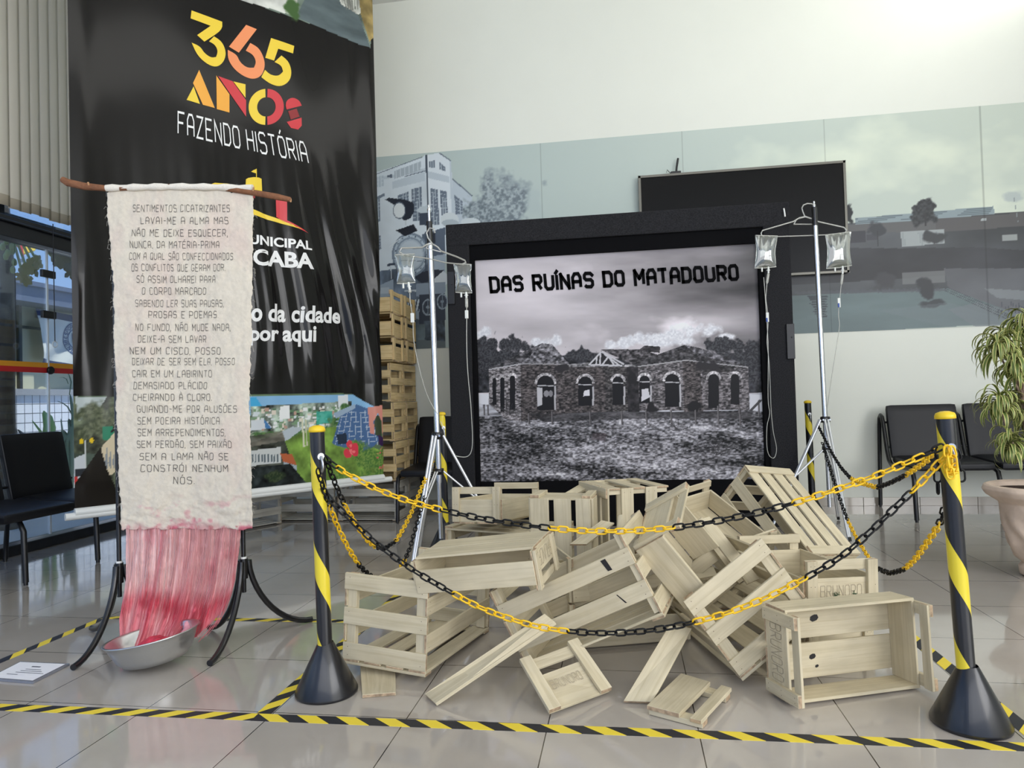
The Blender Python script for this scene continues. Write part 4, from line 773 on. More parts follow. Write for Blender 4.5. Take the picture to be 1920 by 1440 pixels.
FR = bpy.data.materials.new('dyed_threads'); FR.use_nodes = True; n = FR.node_tree.nodes; l = FR.node_tree.links; a = n.new('ShaderNodeAttribute'); a.attribute_name = 'Col'; l.new(a.outputs['Color'], n['Principled BSDF'].inputs['Base Color']); n['Principled BSDF'].inputs['Roughness'].default_value = .9; l.new(a.outputs['Alpha'], n['Principled BSDF'].inputs['Alpha'])
g = MB(); idx = np.arange(ny * nx).reshape(ny, nx); g.add(fr_pt(X, Y).reshape(-1, 3), np.stack([idx[:-1, :-1], idx[1:, :-1], idx[1:, 1:], idx[:-1, 1:]], -1).reshape(-1, 4).tolist(), 0, True)
o = part(g, 'dyed_fringe', FR, bt, label='pink and crimson drawn-thread fringe'); al = np.clip(.86 + (fbm(X / 1.6, Y / 300, 61, 2) - .5) * 1.1 + np.clip((Y - 1090) / 60, 0, 1) * .4, .4, 1)
ca = o.data.attributes.new('Col', 'FLOAT_COLOR', 'POINT'); ca.data.foreach_set('color', np.concatenate([lin(dye(X, Y)).reshape(-1, 3), al.reshape(-1, 1)], 1).astype(np.float32).ravel())
g = MB(); cl_ = []
for i in range(210):
    u = random.random(); y0 = 985; y1 = random.uniform(1120, 1194) - 16 * u ** 3; q = []
    for j in range(8):
        y = y0 + (y1 - y0) * j / 7; x = np.interp(y, yy2, L2) * (1 - u) + np.interp(y, yy2, R2) * u + random.uniform(-.6, .6); q.append((x, y))
    g.tube([fr_pt(np.array(x), np.array(y), random.uniform(0, .008)) for x, y in q], .0009, 3, caps=False); cl_ += [c_ for x, y in q for c_ in [dye(np.array(x), np.array(y))] * 3]
o = part(g, 'fringe_threads', FR, bt, label='single pink threads'); o['kind'] = 'stuff'; ca = o.data.attributes.new('Col', 'FLOAT_COLOR', 'POINT'); ca.data.foreach_set('color', np.concatenate([lin(np.array(cl_)), np.ones((len(cl_), 1))], 1).astype(np.float32).ravel())
# branch and the two black stands
BARK = mat('brown_branch_bark', (126, 82, 54), .8, noise=(30, .3), bump=(60, .5))
D0 = 3.02; bp_ = [(118, 337), (128, 343), (160, 350), (200, 354), (270, 352), (340, 350), (410, 352), (470, 361), (520, 370), (545, 375)]
br3 = [cl_pt(np.array(float(x)), np.array(float(y)), .004) for x, y in bp_]
o = MB(); o.tube(br3, [.013, .016, .016, .013, .011, .011, .011, .013, .014, .011], 12)
bo = empty('branch_rod', br3[4], 'rough brown branch carrying the gauze cloth like a curtain rod', 'branch'); part(o, 'bark', BARK, bo)
o = MB(); o.lathe([(.004, 0), (.011, 0)], 12, br3[-1] + np.array([.0005, 0, 0]), R=np.array([[0, 0, 1], [0, 1, 0], [1, 0, 0]]))
part(o, 'cut_end', mat('raw_wood', (196, 150, 110), .8), bo)
for a_, b_ in (([.02, -.012, .0], [.03, -.022, .012]),): o = MB(); o.tube([br3[7] + np.array(a_), br3[7] + np.array(b_)], .004, 6); part(o, 'twig_stub', MATS['raw_wood'], bo)
o = MB(); o.tube([br3[2] + np.array([0.03, -.014, .0]), br3[2] + np.array([.034, -.022, .008])], .004, 6); part(o, 'twig_stub', MATS['raw_wood'], bo)
BLKM = mat('black_stand_metal', (17, 17, 19), .32, coat=.3)
def stand(c, feet, px, lab):
    s = empty('tripod_stand', (c[0], c[1], 0), lab, 'stand', None)
    topz = float(cl_pt(np.array(float(px)), np.array(358.0))[2]); g = MB(); g.tube([(c[0], c[1], .20), (c[0], c[1], topz + .02)], .0095, 14); part(g, 'pole', BLKM, s)
    g = MB(); g.tube([(c[0], c[1], .26), (c[0], c[1], .345)], .017, 14); part(g, 'sleeve', BLKM, s)
    g = MB(); g.tube([(c[0], c[1], .343), (c[0], c[1], .353)], .0125, 14); part(g, 'ring', mat('white_plastic', (232, 232, 228), .4), s)
    g = MB(); g.tube([(c[0] - .02, c[1] - .01, topz - .015), (c[0] + .0, c[1] - .035, topz), (c[0] + .02, c[1] - .02, topz + .03)], .006, 8); part(g, 'top_hook', BLKM, s)
    for f in feet:
        d = np.array([f[0] - c[0], f[1] - c[1]]); L = np.linalg.norm(d); d /= L; pts = [(c[0] + d[0] * .022, c[1] + d[1] * .022, .335)]
        for k in range(1, 13):
            a = k / 12; r = .022 + (L - .022) * (1 - math.cos(a * math.pi / 2)) ** .85; z = .335 - .322 * math.sin(a * math.pi / 2); pts.append((c[0] + d[0] * r, c[1] + d[1] * r, max(z, .0125)))
        g = MB(); g.tube(pts, .0125, 12); part(g, 'leg', BLKM, s)
    return s
stand((-2.17, 2.75), [(-2.136, 2.447), (-2.429, 2.895), (-1.93, 2.93)], 235, 'black tripod stand under the left end of the branch, by the bowl')
stand((-1.65, 2.85), [(-1.617, 2.534), (-1.456, 3.093), (-1.882, 2.95)], 462, 'black tripod stand under the right end of the branch, three curved legs')
# aluminium bowl with dyed cloth
bc = np.array([-1.842, 2.53, .0]); tilt = math.radians(-9); Rt = np.array([[math.cos(tilt), 0, math.sin(tilt)], [0, 1, 0], [-math.sin(tilt), 0, math.cos(tilt)]])
Rt = np.array([[math.cos(.1), -math.sin(.1), 0], [math.sin(.1), math.cos(.1), 0], [0, 0, 1]]) @ Rt
bw = empty('metal_bowl', bc, 'tilted aluminium bowl on the floor catching the dripping pink fringe', 'bowl')
prof = [(r_ * .91, z_ * .97) for r_, z_ in ((.0, .0), (.10, .0), (.13, .008), (.155, .035), (.175, .075), (.186, .102), (.196, .106), (.197, .110), (.190, .111), (.182, .104), (.170, .075), (.150, .038), (.125, .012), (.0, .008))]
g = MB(); g.lathe(prof, 56, bc + np.array([0, 0, .017]), R=Rt, sx=1.0, sy=.9); part(g, 'bowl_body', mat('brushed_aluminium', (205, 207, 208), .3, 1.0, bump=(90, .05)), bw)
g = MB(); g.lathe([(0, .05), (.05, .052), (.08, .05), (.125, .048), (.134, .047)], 40, bc + np.array([0, 0, .017]), R=Rt, sy=.9); part(g, 'pink_liquid', mat('pink_dye', (206, 92, 92), .12, coat=.5), bw)
rg = empty('dyed_rag', bc + np.array([.01, 0, .07]), 'wet crimson crumpled rag soaking in the aluminium bowl', 'rag')
bm = bmesh.new(); bmesh.ops.create_icosphere(bm, subdivisions=4, radius=1.0); g = MB(); vs = []
for v in bm.verts:
    p = np.array(v.co); w = 1 + .3 * (fbm(p[:1] * 3 + p[2], p[1:2] * 3, 3, 4)[0] - .5) + .25 * (fbm(p[:1] * 8, p[1:2] * 8 + p[2] * 5, 5, 3)[0] - .5); q = p * w * np.array([.07, .06, .045]); vs.append(bc + np.array([.015, -.03, .075]) + Rt @ q)
bm.verts.index_update(); g.add(vs, [[v.index for v in f.verts] for f in bm.faces], 0, True); bm.free(); part(g, 'crumpled_cloth', mat('crimson_cloth', (200, 52, 74), .75, noise=(38, .4), bump=(50, .6)), rg)
g = MB(); pts = [fr_pt(np.array(x), np.array(y), .02) for x, y in ((372, 1150), (378, 1160), (372, 1172), (360, 1186))]; g.tube(pts, [.008, .016, .018, .01], 10); part(g, 'hanging_fold', mat('pink_cloth', (222, 150, 160), .85, noise=(40, .25), bump=(50, .5)), rg)
# info card
c4 = [on_z(x, y) for x, y in ((-24, 1276), (62, 1283), (131, 1248), (38, 1244))]; ic = empty('information_card', np.mean(c4, 0), 'small white caption card in clear acrylic lying on the floor beside the bowl', 'card')
g = MB(); lo = [p + np.array([0, 0, .0]) for p in c4]; hi = [p + np.array([0, 0, .009]) for p in c4]; g.add(lo + hi, [(3, 2, 1, 0), (4, 5, 6, 7), (0, 1, 5, 4), (1, 2, 6, 5), (2, 3, 7, 6), (3, 0, 4, 7)]); part(g, 'acrylic_block', mat_clear('clear_acrylic', (236, 240, 246), .15, .25, (214, 218, 232)), ic, .001)
def cq(u, v, z=.0095): return (c4[0] * (1 - u) + c4[1] * u) * (1 - v) + (c4[3] * (1 - u) + c4[2] * u) * v + np.array([0, 0, z])
g = MB(); g.add([cq(.03, .05), cq(.95, .05), cq(.95, .95), cq(.03, .95)], [(0, 1, 2, 3)]); part(g, 'paper', mat('card_paper', (238, 238, 242), .7), ic)
g = MB()
for v, u0, u1, h in ((.70, .42, .60, .05), (.56, .40, .72, .025), (.47, .36, .80, .025), (.38, .32, .90, .025), (.26, .22, .45, .025)): g.add([cq(u0, v, .0099), cq(u1, v, .0099), cq(u1, v + h, .0099), cq(u0, v + h, .0099)], [(0, 1, 2, 3)])
part(g, 'printed_lines', mat('grey_ink', (90, 92, 104), .7), ic)
# ================================================================== crates
WOOD = mat_wood('cream_painted_slats', (209, 197, 168), (193, 180, 149)); WOODW = mat_wood('tan_slats', (214, 190, 142), (186, 158, 108)); WOODG = mat_wood('grey_cream_slats', (200, 196, 184), (172, 166, 152))
ENDG = mat('bare_wood_end', (172, 148, 120), .85, noise=(60, .5)); NAIL = mat('nail_head', (96, 80, 66), .6); INKP = mat('stencil_ink', (164, 152, 130), .8); BLACKP = mat('black_paint', (26, 24, 26), .6); BARE = mat_wood('bare_pine', (206, 172, 128), (176, 136, 96))
def orth(R):
    x = np.array([r[0] for r in R]); z = np.array([r[2] for r in R]); x /= np.linalg.norm(x); z = z - x * (x @ z); z /= np.linalg.norm(z); return np.stack([x, np.cross(z, x), z], 1)
def yaw(a, up=1): c, s = math.cos(a), math.sin(a); return np.array([[c, -s * up, 0], [s, c * up, 0], [0, 0, up]]) if up > 0 else np.array([[c, s, 0], [s, -c, 0], [0, 0, -1.0]])
def nails(mb, pts, nrm, R, t, mi):
    nrm = np.array(nrm, float); u = np.cross(nrm, [0.3, 0.5, 0.8]); u /= np.linalg.norm(u); w = np.cross(nrm, u)
    for p in pts:
        p = np.array(p, float) + nrm * .0006; r = .0016; mb.add([R @ (p + r * (math.cos(a) * u + math.sin(a) * w)) + t for a in np.linspace(0, 2 * math.pi, 7)[:-1]], [tuple(range(6))], mi)
def end_letters(root, R, t, x, sgn, q0, q1, up, text='BRUNORO', jit=.12, w=.36):
    """burnt-in outline lettering on the outside of an end; q0 -> q1 baseline (y, z), up = cap height direction"""
    L, wd = glyph_lines(text, 1.6, 3); q0 = np.array(q0, float); q1 = np.array(q1, float); up = np.array(up, float); g = MB()
    f = lambda q: R @ np.array([x, *(q0 + (q1 - q0) * q[0] / wd + up * q[1] / 6)]) + t
    stroke_mesh(g, L, w, f, 2, jit); part(g, 'stencil_lettering', INKP, root, label='faint burnt-in letters on the crate end')
def crate_a(R, t, d, label, group='wooden crates of the heap', name='wooden_crate', wood=None, lift=True, marks=None, cat='crate'):
    """slatted crate: three slats on each end, two on each side, four on the bottom, corner posts"""
    wood = wood or WOOD; L, W, H = d[:3]; th = .0095 * L / .588; s = L / .588; mats = [wood, ENDG, NAIL]; P = []
    def slat(mb, c, dd, ax): mb.board(c, dd, ax, .0011, R, t, 1)
    for sx in (-1, 1):
        mb = MB()
        for z0, z1 in ((0, .19), (.405, .6), (.81, 1.0)):
            slat(mb, (sx * (L / 2 - th / 2), 0, (z0 + z1) / 2 * H), (th, W, (z1 - z0) * H), 1)
            nails(mb, [(sx * L / 2, sy * (W / 2 - .022), (z0 + f * (z1 - z0)) * H) for sy in (-1, 1) for f in (.25, .75)], (sx, 0, 0), R, t, 2)
        subs = []
        for sy in (-1, 1):
            m2 = MB(); m2.board((sx * (L / 2 - th - .011 * s), sy * (W / 2 - th - .019 * s), H * .5), (.022 * s, .038 * s, H * .985), 2, .001, R, t, 1); subs.append(('corner_post', m2, mats))
        P.append(('end', mb, mats, subs))
    for sy in (-1, 1):
        mb = MB()
        for z0, z1 in ((.2, .405), (.61, .81)):
            slat(mb, (0, sy * (W / 2 - th / 2), (z0 + z1) / 2 * H), (L - th * .4, th, (z1 - z0) * H), 0)
            nails(mb, [(sx * (L / 2 - .022), sy * W / 2, (z0 + f * (z1 - z0)) * H) for sx in (-1, 1) for f in (.25, .75)], (0, sy, 0), R, t, 2)
        P.append(('side', mb, mats))
    mb = MB(); n = 4; w = W / n * .80
    for i in range(n): slat(mb, (0, -W / 2 + W * (i + .5) / n + (.5 * W / n - w / 2) * (2 * i / (n - 1) - 1), -th / 2), (L, w, th), 0)
    for sx in (-1, 1): slat(mb, (sx * (L / 2 - .024 * s), 0, -th * 1.5), (.048 * s, W, th), 1)
    P.append(('bottom', mb, mats))
    root = finish_crate(P, R, t, label, group, name, lift, marks, cat); del root['lifted']; return root
def crate_b(R, t, d, label, group='wooden crates of the heap', name='wooden_crate', wood=None, lift=True, marks=None, cat='crate', letters=(), three=False, flip=1, sz0=.004, ends=(-1, 1)):
    """shallow handle crate: ends with a wide board, a hand gap and a top rail between two cleats; single-board sides"""
    wood = wood or WOOD; L, W, H, HS = d[:4]; th = .0095 * W / .275; s = W / .275; mats = [wood, ENDG, NAIL]; P = []
    for sx in ends:
        mb = MB()
        for z0, z1 in ((0.0, .64), (.80, 1.0)):
            mb.board((sx * (L / 2 - th / 2), 0, (z0 + z1) / 2 * H), (th, W, (z1 - z0) * H), 1, .001, R, t, 1)
        subs = []
        for sy in (-1, 1):
            m2 = MB(); m2.board((sx * (L / 2 + th * .7), sy * (W / 2 - .02 * s), H * .5), (th * 1.4, .04 * s, H * 1.0), 2, .001, R, t, 1); subs.append(('cleat', m2, mats))
            nails(m2, [(sx * (L / 2 + th * 1.4), sy * (W / 2 - .02 * s) + dy, z * H) for dy in (-.008, .008) for z in (.1, .5, .9)], (sx, 0, 0), R, t, 2)
        P.append(('end', mb, mats, subs))
    for sy in (-1, 1):
        mb = MB(); mb.board((0, sy * (W / 2 + th / 2), (HS + sz0) / 2), (L, th, HS - sz0), 0, .0012, R, t, 1)
        nails(mb, [(sx * (L / 2 - .012), sy * (W / 2 + th), z * HS) for sx in (-1, 1) for z in (.2, .5, .8)], (0, sy, 0), R, t, 2); P.append(('side', mb, mats))
    mb = MB()
    for a, c in (((.5, .19), (.10, -.18), (-.26, -.5)) if three else ((.5, .06), (.0, -.42))): mb.board((0, flip * (a + c) / 2 * W, -th / 2), (L, abs(a - c) * W, th), 0, .0012, R, t, 1)
    P.append(('bottom', mb, mats))
    root = finish_crate(P, R, t, label, group, name, lift, marks, cat)
    dz = np.array([0, 0, root['lifted']]); del root['lifted']
    for sx, a, c, up in letters: end_letters(root, R, t + dz, sx * (L / 2 + .0012), sx, a, c, up)
    return root
def finish_crate(P, R, t, label, group, name, lift, marks, cat):
    every = [mb for e in P for mb in [e[1]] + [q[1] for q in (e[3] if len(e) > 3 else [])]]
    zmin = min(p[2] for mb in every for p in mb.v); dz = 0.0
    if lift and zmin < .001: dz = .001 - zmin
    allv = np.array([p for mb in every for p in mb.v]); root = empty(name, (allv[:, 0].mean(), allv[:, 1].mean(), allv[:, 2].min() + dz), label, cat, group)
    for e in P:
        nm, mb, mats = e[:3]; mb.v = [(p[0], p[1], p[2] + dz) for p in mb.v]; o = part(mb, nm, mats, root, .0012)
        for nm2, m2, mats2 in (e[3] if len(e) > 3 else []):
            m2.v = [(p[0], p[1], p[2] + dz) for p in m2.v]; part(m2, nm2, mats2, o, .0012)
    if marks:
        g = MB()
        for pts in marks: g.add([R @ np.array(q, float) + np.array(t) + np.array([0, 0, dz]) for q in pts], [tuple(range(len(pts)))])
        part(g, 'brush_mark', BLACKP, root, label='black paint mark')
    root['lifted'] = dz
    return root
def disc(c, r, ax, n=9, ir=.25):
    o = []
    for k in range(n):
        a = 2 * math.pi * k / n; rr = r * (1 + ir * math.sin(a * 2 + 1)); o.append((c[0] + rr * math.cos(a) * (ax != 0), c[1] + rr * (math.cos(a) if ax == 0 else math.sin(a)) * (ax != 1), c[2] + rr * math.sin(a) * (ax != 2)))
    return o
CRATES = {
 '6': ([[0.929, -0.012, 0.369], [0.369, 0.049, -0.928], [-0.007, 0.999, 0.05]], [0.671, 2.568, 0.131], [0.485, 0.275, 0.178, 0.115]),
 '7': ([[0.323, 0.946, 0.027], [-0.946, 0.323, 0.012], [0.003, -0.03, 1.0]], [0.699, 3.076, 0.173], [0.514, 0.292, 0.189, 0.122]),
 '1': ([[0.201, -0.978, 0.049], [0.979, 0.202, 0.03], [-0.04, 0.042, 0.998]], [-0.837, 2.764, 0.012], [0.588, 0.347, 0.314, 0.3]),
 '2': ([[0.975, -0.172, 0.143], [-0.182, -0.981, 0.064], [0.129, -0.088, -0.988]], [-0.525, 2.53, 0.47], [0.453, 0.239, 0.137, 0.115]),
 '3': ([[0.864, 0.226, -0.449], [-0.232, 0.972, 0.042], [0.446, 0.068, 0.892]], [-0.101, 2.641, 0.165], [0.559, 0.33, 0.298, 0.285]),
 '4b': ([[-0.241, -0.788, -0.567], [0.97, -0.219, -0.108], [-0.039, -0.575, 0.817]], [0.423, 2.832, 0.104], [0.594, 0.35, 0.317, 0.303]),
 '4a': ([[0.596, 0.197, 0.778], [0.185, 0.91, -0.372], [-0.781, 0.366, 0.506]], [0.197, 2.597, 0.34], [0.5, 0.283, 0.183, 0.118]),
 '5': ([[0.399, -0.785, -0.474], [-0.65, -0.607, 0.458], [-0.647, 0.125, -0.752]], [0.818, 3.612, 0.41], [0.559, 0.33, 0.298, 0.285]),
 '8': ([[0.28, -0.96, -0.012], [0.957, 0.278, 0.077], [-0.07, -0.033, 0.997]], [-0.677, 3.678, 0.379], [0.47, 0.267, 0.173, 0.112]),
 '11': ([[0.525, 0.848, 0.077], [-0.748, 0.502, -0.435], [-0.407, 0.171, 0.897]], [0.425, 3.612, 0.285], [0.466, 0.264, 0.171, 0.11]),
 '10': ([[-0.011, -0.425, 0.905], [0.001, 0.905, 0.425], [-1.0, 0.006, -0.009]], [-0.155, 3.412, 0.3], [0.564, 0.333, 0.301, 0.288]),
 '9': ([[0.0, -0.993, 0.12], [0.0, 0.12, 0.993], [-1.0, 0.0, 0.0]], [-0.297, 3.152, 0.312], [0.485, 0.275, 0.178, 0.115]),
 '12': ([[0.954, -0.301, 0.0], [-0.301, -0.954, 0.0], [0.0, -0.0, -1.0]], [-0.626, 3.737, 0.319], [0.594, 0.35, 0.317, 0.303])}
def cr(k): R, t, d = CRATES[k]; return orth(R), np.array(t), d
R, t, d = cr('1'); crate_a(R, t, d, 'open slatted crate standing upright at the left front of the heap')
R, t, d = cr('2'); crate_b(R, t, d, 'shallow crate lying upside down across the left front crate, two bottom boards up', flip=-1, sz0=.032, letters=[(1, (-.09, .02), (.09, .02), (0, .05))])
R, t, d = cr('3'); L_, W_, H_ = d[:3]
crate_a(R, t, d, 'slatted crate tilted up to the right in the front middle, black dashes on its slats', marks=[[(.30 * L_ , -W_ / 2 - .001, .79 * H_), (.335 * L_, -W_ / 2 - .001, .79 * H_), (.345 * L_, -W_ / 2 - .001, .645 * H_), (.315 * L_, -W_ / 2 - .001, .65 * H_)], [(.29 * L_, -W_ / 2 - .001, .37 * H_), (.297 * L_, -W_ / 2 - .001, .37 * H_), (.330 * L_, -W_ / 2 - .001, .245 * H_), (.318 * L_, -W_ / 2 - .001, .25 * H_)]])
R, t, d = cr('4b'); crate_a(R, t, d, 'slatted crate rolled onto its edge right of centre, three-slat end facing front')
R, t, d = cr('4a'); t = t - R[:, 0] * (.25 - .1325); d = [.265] + d[1:]; t = EYE + (t - EYE) * 1.045; d = [q_ * 1.045 for q_ in d]; crate_b(R, t, d, 'shallow crate standing steeply in the heap centre, plain wide side board showing', ends=(-1,))
R, t, d = cr('5'); crate_a(R, t, d, 'tall tilted crate at the right back, four bottom slats facing out', marks=[disc((-.02, .02, -.0105), .006, 2)])
R, t, d = cr('6'); W_ = d[1]
crate_b(R, t, d, 'crate lying on its side at the right front, open mouth forward, black paint blobs inside', marks=[disc((-.06, W_ * .29, .0008), .014, 2), disc((-.075, -W_ * .17, .0008), .011, 2), disc((-.06, -W_ * .29, .0008), .006, 2)], letters=[(-1, (.09, .025), (-.09, .025), (0, .06))])
R, t, d = cr('7'); crate_b(R, t, d, 'upright handle crate behind the side-lying front crate, lettered end with green marks', letters=[(1, (-.085, .052), (.085, .052), (0, .042))])
R8 = R; t8 = t; d8 = d
R, t, d = cr('8'); crate_b(R, t, d, 'upright handle crate topmost at the left back of the heap')
R, t, d = cr('9'); crate_b(R, t, d, 'shallow crate standing on end mid-heap, three upright boards facing front', three=True)
R, t, d = cr('10'); crate_a(R, t, d, 'slatted crate standing on end at the back centre, highest before the poster')
R, t, d = cr('11'); crate_b(R, t, d, 'open crate tipped forward between the back centre crate and the tall slatted crate')
R, t, d = cr('12'); crate_a(R, t, d, 'upside-down slatted crate lying under the topmost left back crate')
crate_b(yaw(.35), np.array([-.05, 3.0, .194]), [.47, .26, .172, .11], 'small handle crate half buried behind the tilted front middle crate')
crate_b(yaw(.30), np.array([-.04, 3.0, .011]), [.47, .26, .172, .11], 'bottom crate of the buried pair behind the front middle crate')
crate_b(yaw(-1.2), np.array([.36, 3.62, .011]), [.46, .26, .140, .09], 'low crate propping up the forward-tipped open crate')
crate_b(yaw(-1.24), np.array([.70, 3.07, .011]), [.47, .27, .142, .09], 'low crate under the lettered handle crate')
# loose boards and broken ends
def board(name, c4, th, label, cat='board', endmi=1, group='loose boards of the heap', wood=None):
    """plank with its top face through four world points (first edge = one end), thickness downwards"""
    c = [np.array(p, float) for p in c4]; n = np.cross(c[1] - c[0], c[3] - c[0]); n /= np.linalg.norm(n)
    if n[2] < 0: n = -n
    dn = [p - n * th for p in c]; zmin = min(p[2] for p in dn); lift = max(0, .0008 - zmin); up = np.array([0, 0, lift]); c = [p + up for p in c]; dn = [p + up for p in dn]
    w = np.linalg.norm(c[1] - c[0]); L = np.linalg.norm(c[3] - c[0]); off = random.uniform(0, 5)
    bc = [(0, 0, 0), (0, w, 0), (L, w, 0), (L, 0, 0)]; bc = [tuple(np.array(q) + off) for q in bc]; v = c + dn; b8 = bc + [tuple(np.array(q) + [0, 0, th]) for q in bc]; g = MB()
    for i, f in enumerate([(0, 1, 2, 3), (7, 6, 5, 4), (0, 4, 5, 1), (2, 6, 7, 3), (1, 5, 6, 2), (3, 7, 4, 0)]): g.add([v[j] for j in f], [(0, 1, 2, 3)], 1 if i in (2, 3) else 0, False, [b8[j] for j in f])
    bm_ = g.build(name, [wood or WOOD, ENDG], None, .0012, origin=np.mean(dn, 0)); return tag(bm_, label, cat, group)
board('loose_board', [on_z(796, 1301, .012), on_z(816, 1319, .012), on_d(1041, 1166, 2.44), on_d(1021, 1150, 2.44)], .012, 'long plank leaning from the floor onto the tilted front middle crate')
board('loose_board', [on_z(1169, 1314, .012), on_z(1223, 1316, .012), on_d(1297, 1178, 2.50), on_d(1256, 1170, 2.50)], .011, 'wide plank leaning against the rolled crate, right of the broken end panel')
board('loose_board', [on_z(679, 1303, .012), on_z(742, 1298, .012), on_z(741, 1250, .012), on_z(675, 1246, .012)], .0115, 'short board stub poking out under the left front crate')
board('loose_board', [on_d(1068, 1020, 2.95), on_d(1100, 1020, 2.95), on_d(1152, 980, 3.07), on_d(1128, 975, 3.07)], .01, 'short slanting board stuck in the heap between the on-end crates')
board('loose_board', [on_d(1155, 1012, 2.90), on_d(1179, 1006, 2.93), on_d(1168, 964, 2.98), on_d(1160, 966, 2.98)], .01, 'pointed splintered board end sticking up in the middle of the heap')
board('loose_board', [on_d(1309, 974, 2.82), on_d(1330, 968, 2.84), on_d(1425, 1085, 2.72), on_d(1402, 1095, 2.70)], .01, 'long board lying deep in the heap, right of the wide-sided crate')
board('loose_board', [on_d(1280, 1072, 3.0), on_d(1284, 1090, 2.95), on_d(1345, 1078, 3.0), on_d(1338, 1062, 3.05)], .01, 'board scrap lying down inside the heap behind the wide-sided crate')
board('loose_board', [on_d(1100, 900, 3.62), on_d(1106, 912, 3.5), on_d(1060, 935, 3.3), on_d(1052, 928, 3.35)], .012, 'narrow batten resting on the on-end crate with three boards')
board('loose_board', [on_d(1372, 1010, 3.02), on_d(1376, 1022, 2.98), on_d(1452, 1046, 2.95), on_d(1450, 1034, 2.99)], .012, 'thin lath sloping down into the lettered handle crate')
def panel(name, q, th, label, face):
    """broken crate end: q(u, v) -> point on its face plane; boards u 0..1, v 0..1, cleats at both u ends"""
    n = np.cross(q(1, 0) - q(0, 0), q(0, 1) - q(0, 0)); n /= np.linalg.norm(n); n = n * face; mats = [WOOD, ENDG]
    def slab(mb, u0, u1, v0, v1, h0, h1, along_u=True):
        c = [q(u0, v0), q(u1, v0), q(u1, v1), q(u0, v1)]; lo = [p + n * h0 for p in c]; hi = [p + n * h1 for p in c]; v = lo + hi; off = random.uniform(0, 6)
        wu = np.linalg.norm(c[1] - c[0]); wv = np.linalg.norm(c[3] - c[0]); bc = [(0, 0), (wu, 0), (wu, wv), (0, wv)]; bc = [(a, b_, 0) if along_u else (b_, a, 0) for a, b_ in bc]; b8 = [tuple(np.array(p) + off) for p in bc] * 2
        for i, f in enumerate([(0, 3, 2, 1), (4, 5, 6, 7), (0, 1, 5, 4), (1, 2, 6, 5), (2, 3, 7, 6), (3, 0, 4, 7)]): mb.add([v[j] for j in f], [(0, 1, 2, 3)], 1 if (i in ((3, 5) if along_u else (2, 4))) else 0, False, [b8[j] for j in f])
    return slab, n, mats
# end panel propped at the front
A_, B_, C_, D_ = on_d(977, 1246, 2.40), on_d(1082, 1207, 2.50), on_z(1143, 1296, .012), on_z(1030, 1338, .012)
q = lambda u, v: (A_ * (1 - u) + B_ * u) * (1 - v) + (D_ * (1 - u) + C_ * u) * v
slab, n_, mats = panel('x', q, .01, '', 1)
if n_[2] < 0: slab, n_, mats = panel('x', q, .01, '', -1)
rt = empty('broken_crate_end', (A_ + B_ + C_ + D_) / 4 * np.array([1, 1, 0]), 'broken crate end with hand gap propped at the front, below the tilted middle crate', 'crate end', 'broken crate ends')
g = MB(); slab(g, 0, 1, .34, 1.0, -.004, .006); part(g, 'wide_board', mats, rt, .001)
g = MB(); slab(g, 0, 1, .0, .20, -.004, .006); part(g, 'top_rail', mats, rt, .001)
for u0, u1 in ((-.02, .17), (.83, 1.02)):
    g = MB(); slab(g, u0, u1, -.03, 1.02, .006, .022, False); part(g, 'cleat', mats, rt, .001)
g = MB(); L, wd = glyph_lines('BRUNORO', 1.6, 3); stroke_mesh(g, L, .5, lambda p: q(.24 + .5 * p[0] / wd, .66 - .16 * p[1] / 6) + n_ * .0068, 2, .1); part(g, 'stencil_lettering', INKP, rt)
# end panel lying face down
F_ = .019; A_, B_, C_, D_ = on_z(1213, 1330, F_), on_z(1316, 1357, F_), on_z(1371, 1297, F_), on_z(1277, 1269, F_)
q2 = lambda u, v: (A_ * (1 - v) + D_ * v) * (1 - u) + (B_ * (1 - v) + C_ * v) * u
slab, n_, mats = panel('x', q2, .01, '', 1)
if n_[2] < 0: slab, n_, mats = panel('x', q2, .01, '', -1)
rt = empty('broken_crate_end', (A_ + B_ + C_ + D_) / 4 * np.array([1, 1, 0]), 'broken crate end lying flat, cleats underneath, at the front beside the wide plank', 'crate end', 'broken crate ends')
g = MB(); slab(g, 0, .60, 0, 1, -.001, .013, False); part(g, 'wide_board', mats, rt, .001)
g = MB(); slab(g, .80, 1.0, -.02, 1.02, -.001, .011, False); part(g, 'top_rail', mats, rt, .001)
for v0, v1 in ((.02, .18), (.80, .96)):
    g = MB(); slab(g, .02, 1.0, v0, v1, -.0175, -.001); part(g, 'cleat', mats, rt, .001)
# handle end wedged in the centre of the heap
A_, B_, C_, D_ = on_d(1184, 1006, 2.74), on_d(1256, 949, 2.84), on_d(1273, 984, 2.78), on_d(1190, 1034, 2.68)
q3 = lambda u, v: (A_ * (1 - u) + B_ * u) * (1 - v) + (D_ * (1 - u) + C_ * u) * v
slab, n_, mats = panel('x', q3, .01, '', 1)
if n_ @ (EYE - A_) < 0: slab, n_, mats = panel('x', q3, .01, '', -1)
rt = empty('broken_crate_end', (A_ + B_ + C_ + D_) / 4, 'broken crate end wedged upright in the heap above the wide plain side board', 'crate end', 'broken crate ends')
g = MB(); slab(g, 0, .72, .30, 1.0, -.004, .005); part(g, 'wide_board', mats, rt, .001)
g = MB(); slab(g, 0, 1.0, -.02, .16, -.004, .014); part(g, 'top_rail', mats, rt, .001)
for u0, u1 in ((.0, .10), (.80, 1.0)):
    g = MB(); slab(g, u0, u1, .0, 1.0, -.018, -.004, False); part(g, 'cleat', mats, rt, .001)
